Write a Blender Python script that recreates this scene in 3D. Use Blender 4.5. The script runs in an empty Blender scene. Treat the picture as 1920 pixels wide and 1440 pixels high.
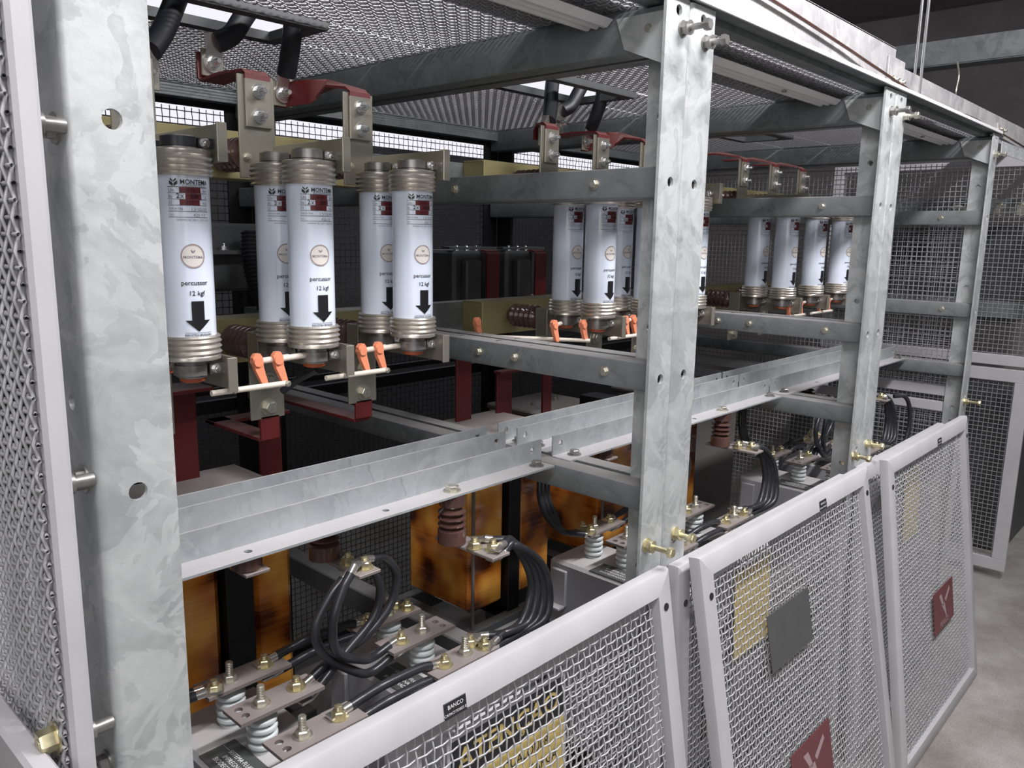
import bpy, math, random
import numpy as np
from mathutils import Vector, Matrix
random.seed(7)
H = 1.6                      # height of the camera above the floor; z below is given relative to the camera
col = bpy.context.scene.collection
PI = math.pi

# ------------------------------------------------------------------ materials
def nm(name):
    m = bpy.data.materials.new(name); m.use_nodes = True
    nt = m.node_tree; b = nt.nodes['Principled BSDF']
    return m, nt, b
def mat(name, c, rough=.5, metal=0., noise=0., scale=20., bump=0., bscale=60., c2=None, spec=None, emis=None, coat=0):
    m, nt, b = nm(name)
    b.inputs['Base Color'].default_value = (*c, 1); b.inputs['Roughness'].default_value = rough
    b.inputs['Metallic'].default_value = metal
    if coat: b.inputs['Coat Weight'].default_value = coat
    if spec is not None: b.inputs['Specular IOR Level'].default_value = spec
    tc = nt.nodes.new('ShaderNodeTexCoord')
    if noise or c2:
        n = nt.nodes.new('ShaderNodeTexNoise'); n.inputs['Scale'].default_value = scale; n.inputs['Detail'].default_value = 5
        nt.links.new(tc.outputs['Object'], n.inputs['Vector'])
        r = nt.nodes.new('ShaderNodeValToRGB')
        d = c2 if c2 else tuple(max(0, x*(1-noise)) for x in c)
        u = c if c2 else tuple(min(1, x*(1+noise)) for x in c)
        r.color_ramp.elements[0].color = (*d, 1); r.color_ramp.elements[1].color = (*u, 1)
        r.color_ramp.elements[0].position = .35; r.color_ramp.elements[1].position = .65
        nt.links.new(n.outputs['Fac'], r.inputs['Fac']); nt.links.new(r.outputs['Color'], b.inputs['Base Color'])
    if bump:
        n2 = nt.nodes.new('ShaderNodeTexNoise'); n2.inputs['Scale'].default_value = bscale; n2.inputs['Detail'].default_value = 4
        nt.links.new(tc.outputs['Object'], n2.inputs['Vector'])
        bp = nt.nodes.new('ShaderNodeBump'); bp.inputs['Strength'].default_value = bump; bp.inputs['Distance'].default_value = .002
        nt.links.new(n2.outputs['Fac'], bp.inputs['Height']); nt.links.new(bp.outputs['Normal'], b.inputs['Normal'])
    if emis:
        b.inputs['Emission Color'].default_value = (*c, 1); b.inputs['Emission Strength'].default_value = emis
    return m
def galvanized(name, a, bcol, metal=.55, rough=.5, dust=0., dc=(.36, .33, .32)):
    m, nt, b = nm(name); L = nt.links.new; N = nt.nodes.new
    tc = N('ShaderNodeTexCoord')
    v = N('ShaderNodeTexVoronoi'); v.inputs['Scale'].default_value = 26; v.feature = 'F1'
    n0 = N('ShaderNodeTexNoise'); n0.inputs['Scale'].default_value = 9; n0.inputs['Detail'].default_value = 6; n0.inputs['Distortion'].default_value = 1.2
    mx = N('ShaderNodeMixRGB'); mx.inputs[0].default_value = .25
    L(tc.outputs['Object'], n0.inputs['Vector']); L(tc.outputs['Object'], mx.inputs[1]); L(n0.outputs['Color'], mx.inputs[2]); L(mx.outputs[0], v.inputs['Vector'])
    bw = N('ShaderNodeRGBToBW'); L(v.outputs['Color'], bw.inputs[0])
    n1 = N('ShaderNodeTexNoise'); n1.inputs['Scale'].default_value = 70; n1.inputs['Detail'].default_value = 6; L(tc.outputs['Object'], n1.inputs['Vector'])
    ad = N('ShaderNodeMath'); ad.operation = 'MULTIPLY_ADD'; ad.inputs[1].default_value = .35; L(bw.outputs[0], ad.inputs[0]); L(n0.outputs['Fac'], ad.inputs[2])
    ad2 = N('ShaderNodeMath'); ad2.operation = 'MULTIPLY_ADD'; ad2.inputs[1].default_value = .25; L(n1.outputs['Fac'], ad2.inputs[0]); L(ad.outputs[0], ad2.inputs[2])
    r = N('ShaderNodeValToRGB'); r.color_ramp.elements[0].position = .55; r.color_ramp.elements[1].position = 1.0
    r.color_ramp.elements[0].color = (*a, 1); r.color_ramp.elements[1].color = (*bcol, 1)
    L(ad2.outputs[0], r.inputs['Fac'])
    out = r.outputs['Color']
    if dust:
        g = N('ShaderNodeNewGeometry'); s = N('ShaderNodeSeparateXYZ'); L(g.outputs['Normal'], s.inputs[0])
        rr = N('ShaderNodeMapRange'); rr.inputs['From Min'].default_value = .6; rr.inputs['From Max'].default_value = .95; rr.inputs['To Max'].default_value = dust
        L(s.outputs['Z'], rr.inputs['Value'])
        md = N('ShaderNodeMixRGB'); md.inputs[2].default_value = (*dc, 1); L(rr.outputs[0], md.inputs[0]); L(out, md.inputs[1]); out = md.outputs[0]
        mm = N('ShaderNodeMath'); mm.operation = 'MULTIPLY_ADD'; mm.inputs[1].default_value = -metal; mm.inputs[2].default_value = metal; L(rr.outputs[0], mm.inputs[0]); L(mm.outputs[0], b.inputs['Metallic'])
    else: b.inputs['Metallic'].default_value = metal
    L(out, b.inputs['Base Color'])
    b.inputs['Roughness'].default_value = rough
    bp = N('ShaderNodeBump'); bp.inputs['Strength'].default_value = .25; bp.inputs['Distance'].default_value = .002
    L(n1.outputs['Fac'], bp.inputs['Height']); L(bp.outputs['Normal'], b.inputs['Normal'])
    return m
def dusty(name, c, dustc, amt, rough=.5, metal=0., bump=.0):
    m, nt, b = nm(name); L = nt.links.new; N = nt.nodes.new
    tc = N('ShaderNodeTexCoord'); n = N('ShaderNodeTexNoise'); n.inputs['Scale'].default_value = 14; n.inputs['Detail'].default_value = 7
    L(tc.outputs['Object'], n.inputs['Vector'])
    g = N('ShaderNodeNewGeometry'); s = N('ShaderNodeSeparateXYZ'); L(g.outputs['Normal'], s.inputs[0])
    rr = N('ShaderNodeMapRange'); rr.inputs['From Min'].default_value = .3; rr.inputs['From Max'].default_value = .95; rr.inputs['To Min'].default_value = .06; rr.inputs['To Max'].default_value = amt*1.35
    L(s.outputs['Z'], rr.inputs['Value'])
    mu = N('ShaderNodeMath'); mu.operation = 'MULTIPLY'; L(rr.outputs[0], mu.inputs[0])
    r2 = N('ShaderNodeMapRange'); r2.inputs['From Min'].default_value = .3; r2.inputs['From Max'].default_value = .6; r2.inputs['To Min'].default_value = .6; L(n.outputs['Fac'], r2.inputs['Value']); L(r2.outputs[0], mu.inputs[1])
    md = N('ShaderNodeMixRGB'); md.inputs[1].default_value = (*c, 1); md.inputs[2].default_value = (*dustc, 1); L(mu.outputs[0], md.inputs[0])
    L(md.outputs[0], b.inputs['Base Color']); b.inputs['Roughness'].default_value = rough; b.inputs['Metallic'].default_value = metal
    return m
M = {}
M['galv'] = galvanized('galvanized_steel', (.33, .35, .35), (.55, .565, .565), metal=.3, rough=.46)
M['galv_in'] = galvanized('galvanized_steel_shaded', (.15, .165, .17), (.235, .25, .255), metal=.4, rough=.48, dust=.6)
M['galv_rail'] = galvanized('galvanized_angle', (.30, .325, .34), (.42, .445, .46), metal=.35, rough=.4, dust=.8, dc=(.46, .43, .43))
M['bright'] = mat('zinc_with_painted_shine', (.80, .79, .80), .35, .1)  # near-white colour stands in for light reflected off the zinc
M['galv_tray'] = galvanized('galvanized_tray', (.38, .37, .38), (.58, .565, .565), metal=.35, rough=.45)
M['paint'] = mat('grey_painted_frame', (.44, .43, .445), .42, noise=.05, scale=8, bump=.05, bscale=200)
M['wire'] = mat('zinc_woven_wire', (.45, .45, .46), .45, .2, noise=.1, scale=30)
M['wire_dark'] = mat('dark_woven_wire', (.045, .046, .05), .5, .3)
M['roof_wire'] = mat('roof_woven_wire', (.34, .34, .355), .4, .35)
M['wire_mid'] = mat('grey_woven_wire', (.34, .34, .35), .45, .4)
M['bolt'] = mat('zinc_bolt', (.62, .60, .52), .28, .85, noise=.15, scale=90)
M['bolt_y'] = mat('yellow_zinc_bolt', (.62, .56, .36), .3, .85, noise=.15, scale=90)
M['bolt_s'] = mat('bright_steel_bolt', (.78, .78, .78), .2, .9)
M['plate'] = dusty('tinned_plate', (.38, .36, .30), (.40, .37, .33), .4, .36, .7)
M['yellow'] = dusty('yellow_zinc_channel', (.40, .35, .17), (.42, .38, .26), .5, .4, .45)
M['red'] = dusty('red_painted_busbar', (.12, .010, .012), (.26, .14, .13), .7, .42)
M['brown'] = mat('brown_porcelain', (.085, .043, .036), .22, noise=.2, scale=14, coat=.4)
M['white_por'] = mat('white_porcelain', (.62, .66, .66), .2, noise=.05, coat=.5)
M['tube'] = mat('fuse_tube_enamel', (.70, .76, .87), .22, noise=.03, scale=10, coat=.4)
M['ferrule'] = mat('silvered_ferrule', (.62, .58, .52), .3, .85, noise=.06, scale=12)
M['hub'] = mat('dull_contact_hub', (.30, .29, .28), .35, .75, noise=.25, scale=40)
M['black_metal'] = mat('dark_clip', (.035, .037, .045), .35, .4)
M['orange'] = mat('orange_plastic_lever', (.78, .27, .15), .45)
M['striker'] = mat('orange_striker_disc', (.42, .09, .03), .5)
M['rod'] = mat('cream_plastic_rod', (.66, .60, .52), .45)
M['cable'] = mat('black_cable_sheath', (.022, .023, .027), .33, noise=.25, scale=25)
M['cable_dark'] = mat('black_power_cable', (.008, .009, .014), .5)
M['lug'] = mat('tinned_cable_lug', (.72, .70, .66), .22, .9)
M['tank'] = dusty('grey_capacitor_tank', (.34, .345, .37), (.46, .44, .44), .85, .45)
M['busbar'] = dusty('dusty_flat_busbar', (.19, .165, .155), (.27, .235, .225), .7, .55, .15)
M['sign_black'] = mat('black_plate', (.018, .018, .022), .4)
M['sign_grey'] = mat('dark_grey_plate', (.070, .073, .072), .5, noise=.06)
M['sign_red'] = mat('red_sign', (.125, .030, .035), .4, noise=.1)
M['sign_yellow'] = mat('yellow_sign', (.62, .47, .16), .4, noise=.06)
M['print_white'] = mat('white_print', (.75, .75, .75), .5)
M['print_black'] = mat('black_print', (.01, .01, .012), .4)
M['print_grey'] = mat('grey_print', (.20, .20, .22), .5)
M['print_red'] = mat('dark_red_print', (.13, .018, .022), .4)
M['sign_print'] = mat('faded_pink_print', (.34, .24, .24), .5)
M['paper'] = mat('pale_sticker', (.66, .67, .70), .4)
M['emblem_ring'] = mat('rose_grey_ring', (.34, .28, .27), .4)
M['emblem'] = mat('cream_sticker', (.70, .66, .62), .4)
M['dusty_box'] = dusty('dusty_equipment_box', (.16, .15, .145), (.48, .43, .41), .9, .6)
M['device'] = mat('dark_grey_device', (.055, .058, .06), .45, noise=.1)
M['core'] = mat('black_core_steel', (.006, .0065, .008), .45)
M['support'] = dusty('painted_base_channel', (.10, .11, .115), (.34, .33, .33), .6, .45)
M['rubber'] = mat('black_hose', (.012, .012, .016), .5)
M['floor'] = None
# amber varnished winding: fine horizontal layers over slow bright patches
m, nt, b = nm('amber_varnished_winding'); L = nt.links.new; N = nt.nodes.new
tc = N('ShaderNodeTexCoord'); mp = N('ShaderNodeMapping'); mp.inputs['Scale'].default_value = (1.5, 1.5, 150); L(tc.outputs['Object'], mp.inputs[0])
n1 = N('ShaderNodeTexNoise'); n1.inputs['Scale'].default_value = 2.2; n1.inputs['Detail'].default_value = 5; L(mp.outputs[0], n1.inputs['Vector'])
n2 = N('ShaderNodeTexNoise'); n2.inputs['Scale'].default_value = 7; L(tc.outputs['Object'], n2.inputs['Vector'])
ml = N('ShaderNodeMath'); ml.operation = 'MULTIPLY_ADD'; ml.inputs[1].default_value = .30; mr = N('ShaderNodeMapRange'); mr.inputs['From Min'].default_value = .3; mr.inputs['From Max'].default_value = .7; mr.inputs['To Min'].default_value = .45; mr.inputs['To Max'].default_value = 1.35; L(n2.outputs['Fac'], mr.inputs['Value']); L(n1.outputs['Fac'], ml.inputs[0]); L(mr.outputs[0], ml.inputs[2])
mr.interpolation_type = 'SMOOTHSTEP'; r = N('ShaderNodeValToRGB'); r.color_ramp.elements[0].position = .45; r.color_ramp.elements[1].position = 1.0
r.color_ramp.elements[0].color = (.10, .018, .003, 1); r.color_ramp.elements[1].color = (1.0, .50, .09, 1)
e = r.color_ramp.elements.new(.62); e.color = (.60, .18, .018, 1)
sc_ = N('ShaderNodeMath'); sc_.operation = 'MULTIPLY'; sc_.inputs[1].default_value = .68
L(ml.outputs[0], sc_.inputs[0]); L(sc_.outputs[0], r.inputs['Fac']); L(r.outputs['Color'], b.inputs['Base Color']); b.inputs['Roughness'].default_value = .22; b.inputs['Coat Weight'].default_value = .6
M['amber'] = m
# concrete
m, nt, b = nm('concrete_floor'); L = nt.links.new; N = nt.nodes.new
tc = N('ShaderNodeTexCoord'); n1 = N('ShaderNodeTexNoise'); n1.inputs['Scale'].default_value = 3; n1.inputs['Detail'].default_value = 9; n1.inputs['Roughness'].default_value = .65
n2 = N('ShaderNodeTexNoise'); n2.inputs['Scale'].default_value = 180; n2.inputs['Detail'].default_value = 3
L(tc.outputs['Object'], n1.inputs['Vector']); L(tc.outputs['Object'], n2.inputs['Vector'])
r = N('ShaderNodeValToRGB'); r.color_ramp.elements[0].position = .35; r.color_ramp.elements[1].position = .68
r.color_ramp.elements[0].color = (.17, .155, .14, 1); r.color_ramp.elements[1].color = (.33, .315, .295, 1)
L(n1.outputs['Fac'], r.inputs['Fac'])
mx = N('ShaderNodeMixRGB'); mx.blend_type = 'OVERLAY'; mx.inputs[0].default_value = .45; L(r.outputs[0], mx.inputs[1]); L(n2.outputs['Fac'], mx.inputs[2]); L(mx.outputs[0], b.inputs['Base Color'])
b.inputs['Roughness'].default_value = .7
M['floor'] = m
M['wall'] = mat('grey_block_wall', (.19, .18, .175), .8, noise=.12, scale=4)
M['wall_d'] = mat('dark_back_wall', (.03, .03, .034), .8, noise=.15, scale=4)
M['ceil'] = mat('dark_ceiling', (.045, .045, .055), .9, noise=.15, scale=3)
def emit(name, c, s):
    m, nt, b = nm(name); nt.nodes.remove(b); e = nt.nodes.new('ShaderNodeEmission'); e.inputs[0].default_value = (*c, 1); e.inputs[1].default_value = s
    nt.links.new(e.outputs[0], nt.nodes['Material Output'].inputs[0]); return m
M['window'] = emit('daylit_window', (.93, .92, 1.0), 1.0)
M['window_blue'] = emit('bluish_window', (.55, .62, .9), .6)
M['lamp'] = emit('fluorescent_diffuser', (1, .97, .98), 9)

# ------------------------------------------------------------------ mesh builder
V3 = Vector
def frame(d):
    d = V3(d).normalized()
    a = V3((0, 0, 1)) if abs(d.z) < .9 else V3((1, 0, 0))
    u = d.cross(a).normalized(); return u, d.cross(u).normalized(), d
class MB:
    def __init__(s): s.v = []; s.f = []; s.m = []; s.cur = 0
    def add(s, vs, fs):
        o = len(s.v); s.v += [tuple(p) for p in vs]; s.f += [tuple(i+o for i in f) for f in fs]; s.m += [s.cur]*len(fs); return s
    def box(s, x0, x1, y0, y1, z0, z1, c=0.):
        if c <= 0:
            vs = [(x, y, z) for x in (x0, x1) for y in (y0, y1) for z in (z0, z1)]
            return s.add(vs, [(0, 1, 3, 2), (4, 6, 7, 5), (0, 4, 5, 1), (2, 3, 7, 6), (0, 2, 6, 4), (1, 5, 7, 3)])
        import itertools
        X = (x0, x1); Y = (y0, y1); Z = (z0, z1); vs = []; idx = {}
        for i, j, k in itertools.product((0, 1), repeat=3):
            p = [X[i], Y[j], Z[k]]; sg = [1-2*i, 1-2*j, 1-2*k]
            for ax in range(3):
                q = [p[t] + (sg[t]*c if t != ax else 0) for t in range(3)]
                idx[(i, j, k, ax)] = len(vs); vs.append(q)
        fs = []
        for ax in range(3):
            o = [t for t in range(3) if t != ax]
            for sgn in (0, 1):
                ring = []
                for a, bq in ((0, 0), (1, 0), (1, 1), (0, 1)):
                    ijk = [0, 0, 0]; ijk[ax] = sgn; ijk[o[0]] = a; ijk[o[1]] = bq
                    ring.append(idx[(*ijk, ax)])
                fs.append(tuple(ring))
        for ax in range(3):
            o = [t for t in range(3) if t != ax]
            for a in (0, 1):
                for bq in (0, 1):
                    q = []
                    for e_, face in ((0, o[0]), (0, o[1]), (1, o[1]), (1, o[0])):
                        ijk = [0, 0, 0]; ijk[ax] = e_; ijk[o[0]] = a; ijk[o[1]] = bq
                        q.append(idx[(*ijk, face)])
                    fs.append(tuple(q))
        for i, j, k in itertools.product((0, 1), repeat=3): fs.append((idx[(i, j, k, 0)], idx[(i, j, k, 1)], idx[(i, j, k, 2)]))
        return s.add(vs, fs)
    def cyl(s, p0, p1, r, n=14, r1=None):
        return s.lathe(p0, V3(p1)-V3(p0), [(0, 0), (r, 0), (r if r1 is None else r1, 1), (0, 1)], n, True)
    def lathe(s, p0, ax, prof, n=20, unit=False):
        p0 = V3(p0); ax = V3(ax); Ln = ax.length; u, w, d = frame(ax); k = Ln if unit else 1
        vs = []; fs = []; rings = []
        for (r, h) in prof:
            c = p0 + d*(h*k)
            if r < 1e-7: rings.append([len(vs)]); vs.append(c); continue
            rings.append(list(range(len(vs), len(vs)+n)))
            for i in range(n):
                a = 2*PI*i/n; vs.append(c + u*(r*math.cos(a)) + w*(r*math.sin(a)))
        for a, b2 in zip(rings, rings[1:]):
            if len(a) == 1 and len(b2) == 1: continue
            for i in range(n):
                j = (i+1) % n
                if len(a) == 1: fs.append((a[0], b2[j], b2[i]))
                elif len(b2) == 1: fs.append((a[i], a[j], b2[0]))
                else: fs.append((a[i], a[j], b2[j], b2[i]))
        return s.add(vs, fs)
    def tube(s, pts, r, n=8, sub=6, caps=True):
        P = [V3(p) for p in pts]
        if sub > 1 and len(P) > 2:
            Q = []
            E = [P[0]*2-P[1]] + P + [P[-1]*2-P[-2]]
            for i in range(1, len(E)-2):
                a, b2, c, d = E[i-1:i+3]
                for k in range(sub):
                    t = k/sub
                    Q.append(.5*((2*b2) + (c-a)*t + (2*a-5*b2+4*c-d)*t*t + (3*b2-a-3*c+d)*t**3))
            Q.append(P[-1]); P = Q
        T = [(P[min(i+1, len(P)-1)]-P[max(i-1, 0)]).normalized() for i in range(len(P))]
        u, w, _ = frame(T[0]); vs = []; fs = []
        for i, p in enumerate(P):
            u = (u - T[i]*u.dot(T[i])).normalized(); w = T[i].cross(u)
            rr = r[i] if isinstance(r, list) else r
            for k in range(n):
                a = 2*PI*k/n; vs.append(p + u*(rr*math.cos(a)) + w*(rr*math.sin(a)))
        for i in range(len(P)-1):
            for k in range(n):
                j = (k+1) % n; fs.append((i*n+k, i*n+j, (i+1)*n+j, (i+1)*n+k))
        if caps: fs.append(tuple(range(n-1, -1, -1))); fs.append(tuple((len(P)-1)*n+k for k in range(n)))
        return s.add(vs, fs)
    def ribbon(s, secs):
        """secs: list of (centre, width vector, thickness vector) along a flat bar"""
        vs = []; fs = []
        for c, w, t in secs:
            c = V3(c); w = V3(w)/2; t = V3(t)/2
            vs += [c-w-t, c+w-t, c+w+t, c-w+t]
        for i in range(len(secs)-1):
            for k in range(4):
                j = (k+1) % 4; fs.append((4*i+k, 4*i+j, 4*i+4+j, 4*i+4+k))
        n = 4*(len(secs)-1); fs += [(3, 2, 1, 0), (n, n+1, n+2, n+3)]
        return s.add(vs, fs)
    def prism(s, poly, ext):
        n = len(poly); ext = V3(ext); vs = [V3(p) for p in poly] + [V3(p)+ext for p in poly]
        return s.add(vs, [tuple(range(n-1, -1, -1)), tuple(range(n, 2*n))] + [(i, (i+1) % n, (i+1) % n+n, i+n) for i in range(n)])
    def plate(s, o, U, W, T, lu, lw, th, holes=()):
        """flat bar with round holes. U length dir, W width dir, T thickness dir; holes (u, w, r)"""
        o = V3(o); U = V3(U); W = V3(W); T = V3(T)
        P = lambda u, w, t: o + U*u + W*w + T*t
        hs = sorted(holes); cuts = []
        groups = []
        for h in hs:
            if groups and abs(groups[-1][0][0]-h[0]) < h[2]*1.2: groups[-1].append(h)
            else: groups.append([h])
        u0 = 0.
        def solid(a, b2, c, d):
            for t, flip in ((0, 1), (th, 0)):
                q = [P(a, c, t), P(b2, c, t), P(b2, d, t), P(a, d, t)]
                if flip: q = q[::-1]
                s.add(q, [(0, 1, 2, 3)])
        for g in groups:
            hu = sum(h[0] for h in g)/len(g); R = max(h[2] for h in g)*1.7
            a, b2 = max(hu-R, u0), min(hu+R, lu)
            if a > u0: solid(u0, a, 0, lw)
            g = sorted(g, key=lambda h: h[1]); ws = [0] + [(g[i][1]+g[i+1][1])/2 for i in range(len(g)-1)] + [lw]
            for i, (cu, cw, r) in enumerate(g):
                c, d = ws[i], ws[i+1]
                ang = sorted(set([k*2*PI/16 for k in range(16)] + [math.atan2(yy-cw, xx-cu) % (2*PI) for xx in (a, b2) for yy in (c, d)]))
                inn = []; out = []
                for A in ang:
                    ca, sa = math.cos(A), math.sin(A); ts = []
                    if ca > 1e-9: ts.append((b2-cu)/ca)
                    if ca < -1e-9: ts.append((a-cu)/ca)
                    if sa > 1e-9: ts.append((d-cw)/sa)
                    if sa < -1e-9: ts.append((c-cw)/sa)
                    k = min(ts); inn.append((cu+r*ca, cw+r*sa)); out.append((cu+k*ca, cw+k*sa))
                n = len(ang); vs = [P(x, y, t) for t in (0, th) for ring in (inn, out) for x, y in ring]
                fs = []
                for k in range(n):
                    j = (k+1) % n
                    fs += [(k, j, n+j, n+k), (2*n+j, 2*n+k, 3*n+k, 3*n+j), (j, k, 2*n+k, 2*n+j)]
                s.add(vs, fs)
            u0 = b2
        if u0 < lu: solid(u0, lu, 0, lw)
        q = [P(u, w, t) for u, w in ((0, 0), (lu, 0), (lu, lw), (0, lw)) for t in (0, th)]
        s.add(q, [(0, 1, 3, 2), (2, 3, 5, 4), (4, 5, 7, 6), (6, 7, 1, 0)])
        return s
    def bolt(s, p, d, r=.009, head=.008, shank=0., nut=True, rs=None):
        """washer + hexagon + protruding threaded shank along d"""
        p = V3(p); u, w, d = frame(d); rs = rs or r*.55
        s.cyl(p, p+d*.0022, r*1.35, 16)
        if nut:
            a = p+d*.0022
            s.lathe(a, d, [(0, 0), (r, 0), (r, head*.85), (r*.86, head), (0, head)], 6)
        if shank:
            a = p + d*(head*.9)
            prof = [(0, 0)]; h = 0; k = 0
            while h < shank: prof.append((rs if k % 2 else rs*.86, h)); h += max(.0016, shank/12); k += 1
            prof += [(rs*.8, shank), (0, shank)]
            s.lathe(a, d, prof, 10)
        return s
def build(mb, name, mats, parent=None, smooth=35):
    me = bpy.data.meshes.new(name)
    o = bpy.data.objects.new(name, me); col.objects.link(o)
    off = V3((0, 0, H))
    if parent is not None:
        o.parent = parent
        w = V3(parent.location)
        q = parent
        while q.parent is not None: q = q.parent; w += V3(q.location)
        o.location = (0, 0, 0); org = w
    else:
        vs = mb.v; n = len(vs)
        org = V3((sum(v[0] for v in vs)/n, sum(v[1] for v in vs)/n, min(v[2] for v in vs)+H)); o.location = org
    dx, dy, dz = (off-org)
    me.from_pydata([(v[0]+dx, v[1]+dy, v[2]+dz) for v in mb.v], [], mb.f)
    if not isinstance(mats, (list, tuple)): mats = [mats]
    for mm in mats: me.materials.append(M[mm])
    if len(mats) > 1: me.polygons.foreach_set('material_index', mb.m)
    me.validate()
    if smooth:
        me.polygons.foreach_set('use_smooth', [True]*len(me.polygons))
        try: me.set_sharp_from_angle(angle=math.radians(smooth))
        except Exception: pass
    me.update()
    return o
def tag(o, label, cat, group=None):
    o['label'] = label; o['category'] = cat
    if group: o['group'] = group
    return o
def thing(name, label, cat, loc, group=None):
    o = bpy.data.objects.new(name, None); col.objects.link(o); o.empty_display_size = .05
    o.location = (loc[0], loc[1], loc[2]+H)
    return tag(o, label, cat, group)
def struct(o): o['kind'] = 'structure'; return o
def dup(root, dx, label, group=None, dy=0, dz=0):
    r = root.copy(); col.objects.link(r); r.location = V3(root.location)+V3((dx, dy, dz)); r['label'] = label
    if group: r['group'] = group
    for ch in [o for o in root.children]:
        c = ch.copy(); col.objects.link(c); c.parent = r
        for g in [o for o in ch.children]:
            d = g.copy(); col.objects.link(d); d.parent = c
    return r

# text as flat geometry ------------------------------------------------------
_tc = {}
def text2d(s, size, align='CENTER', bold=0):
    k = (s, size, align, bold)
    if k in _tc: return _tc[k]
    cu = bpy.data.curves.new('txt', 'FONT'); cu.body = s; cu.size = size; cu.align_x = align; cu.resolution_u = 2; cu.offset = bold
    ob = bpy.data.objects.new('txt', cu); col.objects.link(ob)
    dg = bpy.context.evaluated_depsgraph_get(); ev = ob.evaluated_get(dg); me = bpy.data.meshes.new_from_object(ev)
    r = ([tuple(v.co) for v in me.vertices], [tuple(p.vertices) for p in me.polygons])
    bpy.data.objects.remove(ob); bpy.data.curves.remove(cu); bpy.data.meshes.remove(me)
    _tc[k] = r; return r
def put_text(mb, s, size, fn, u, v, align='CENTER', bold=0, sx=1.):
    vs, fs = text2d(s, size, align, bold)
    mb.add([fn(u+x*sx, v+y) for x, y, z in vs], fs)

# woven wire cloth ------------------------------------------------------------
def wire_mesh_data(name, w, h, pitch, r, amp, material, sides=5, seed=0):
    """crimped wire cloth in local X (0..w), Z (0..h); wires bend over and under in Y"""
    nu = int(w/pitch); nv = int(h/pitch); V = []; F = []
    def wires(count, length, n_cross, vert):
        ns = n_cross*2+1
        t = np.arange(ns)*pitch/2
        t = t[t <= length+1e-6]; ns = len(t)
        k = np.arange(ns)
        for i in range(count):
            base = (i+.5)*pitch
            ph = (i + (1 if vert else 0)) % 2
            off = np.zeros(ns)
            odd = (k % 2 == 1)
            cr = (k-1)//2
            off[odd] = amp*np.where((cr[odd]+ph) % 2 == 0, 1, -1)*1.0
            wig = np.zeros(ns)
            a = np.arange(sides)*2*PI/sides
            c1 = r*np.cos(a); c2 = r*np.sin(a)
            if vert:
                P = np.stack([np.repeat((base+c1)[None, :], ns, 0), off[:, None]+c2[None, :], np.repeat(t[:, None], sides, 1)], -1)
            else:
                P = np.stack([np.repeat(t[:, None], sides, 1), off[:, None]+c2[None, :], np.repeat((base+c1)[None, :], ns, 0)], -1)
            o = sum(len(q) for q in V)
            V.append(P.reshape(-1, 3))
            I = (np.arange(ns-1)[:, None]*sides + np.arange(sides)[None, :]); J = (np.arange(ns-1)[:, None]*sides + (np.arange(sides)[None, :]+1) % sides)
            Q = np.stack([I, J, J+sides, I+sides], -1).reshape(-1, 4) + tot[0]
            F.append(Q); tot[0] += ns*sides
    tot = [0]
    wires(nu, h, nv, True); wires(nv, w, nu, False)
    V = np.concatenate(V); F = np.concatenate(F).astype(np.int32)
    me = bpy.data.meshes.new(name)
    me.vertices.add(len(V)); me.vertices.foreach_set('co', V.ravel())
    me.loops.add(F.size); me.loops.foreach_set('vertex_index', F.ravel())
    me.polygons.add(len(F)); me.polygons.foreach_set('loop_start', np.arange(len(F), dtype=np.int32)*4); me.polygons.foreach_set('loop_total', np.full(len(F), 4, dtype=np.int32))
    me.update(calc_edges=True)
    me.polygons.foreach_set('use_smooth', [True]*len(F)); me.materials.append(M[material]); me.update()
    return me
def cloth(me, parent, loc, rot=(0, 0, 0), name='wire_mesh'):
    o = bpy.data.objects.new(name, me); col.objects.link(o); o.parent = parent; o.location = loc; o.rotation_euler = rot; return o

# =================================================================== SETTING
mb = MB(); mb.box(-3, 9, -4, 6, -H-.2, -H); struct(build(mb, 'floor', 'floor'))
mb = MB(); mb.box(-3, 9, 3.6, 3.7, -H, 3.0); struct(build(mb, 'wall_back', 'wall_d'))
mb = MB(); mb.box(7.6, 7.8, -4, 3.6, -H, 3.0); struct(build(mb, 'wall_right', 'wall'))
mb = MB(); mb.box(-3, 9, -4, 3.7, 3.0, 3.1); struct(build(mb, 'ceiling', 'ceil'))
mb = MB(); mb.box(6.0, 7.6, -.6, 3.6, 1.9, 2.4); struct(build(mb, 'trim_1', 'wall'))
mb = MB(); mb.box(.9, 6.8, 3.54, 3.59, 1.06, 1.34); struct(build(mb, 'window_1', 'window'))
mb = MB(); mb.box(.9, 6.8, 3.54, 3.59, .56, .72); struct(build(mb, 'window_2', 'window'))
mb = MB(); mb.box(.6, 6.9, 3.50, 3.6, .50, .555); mb.box(.6, 6.9, 3.50, 3.6, .725, .77); struct(build(mb, 'trim_2', 'wall_d'))

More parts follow.
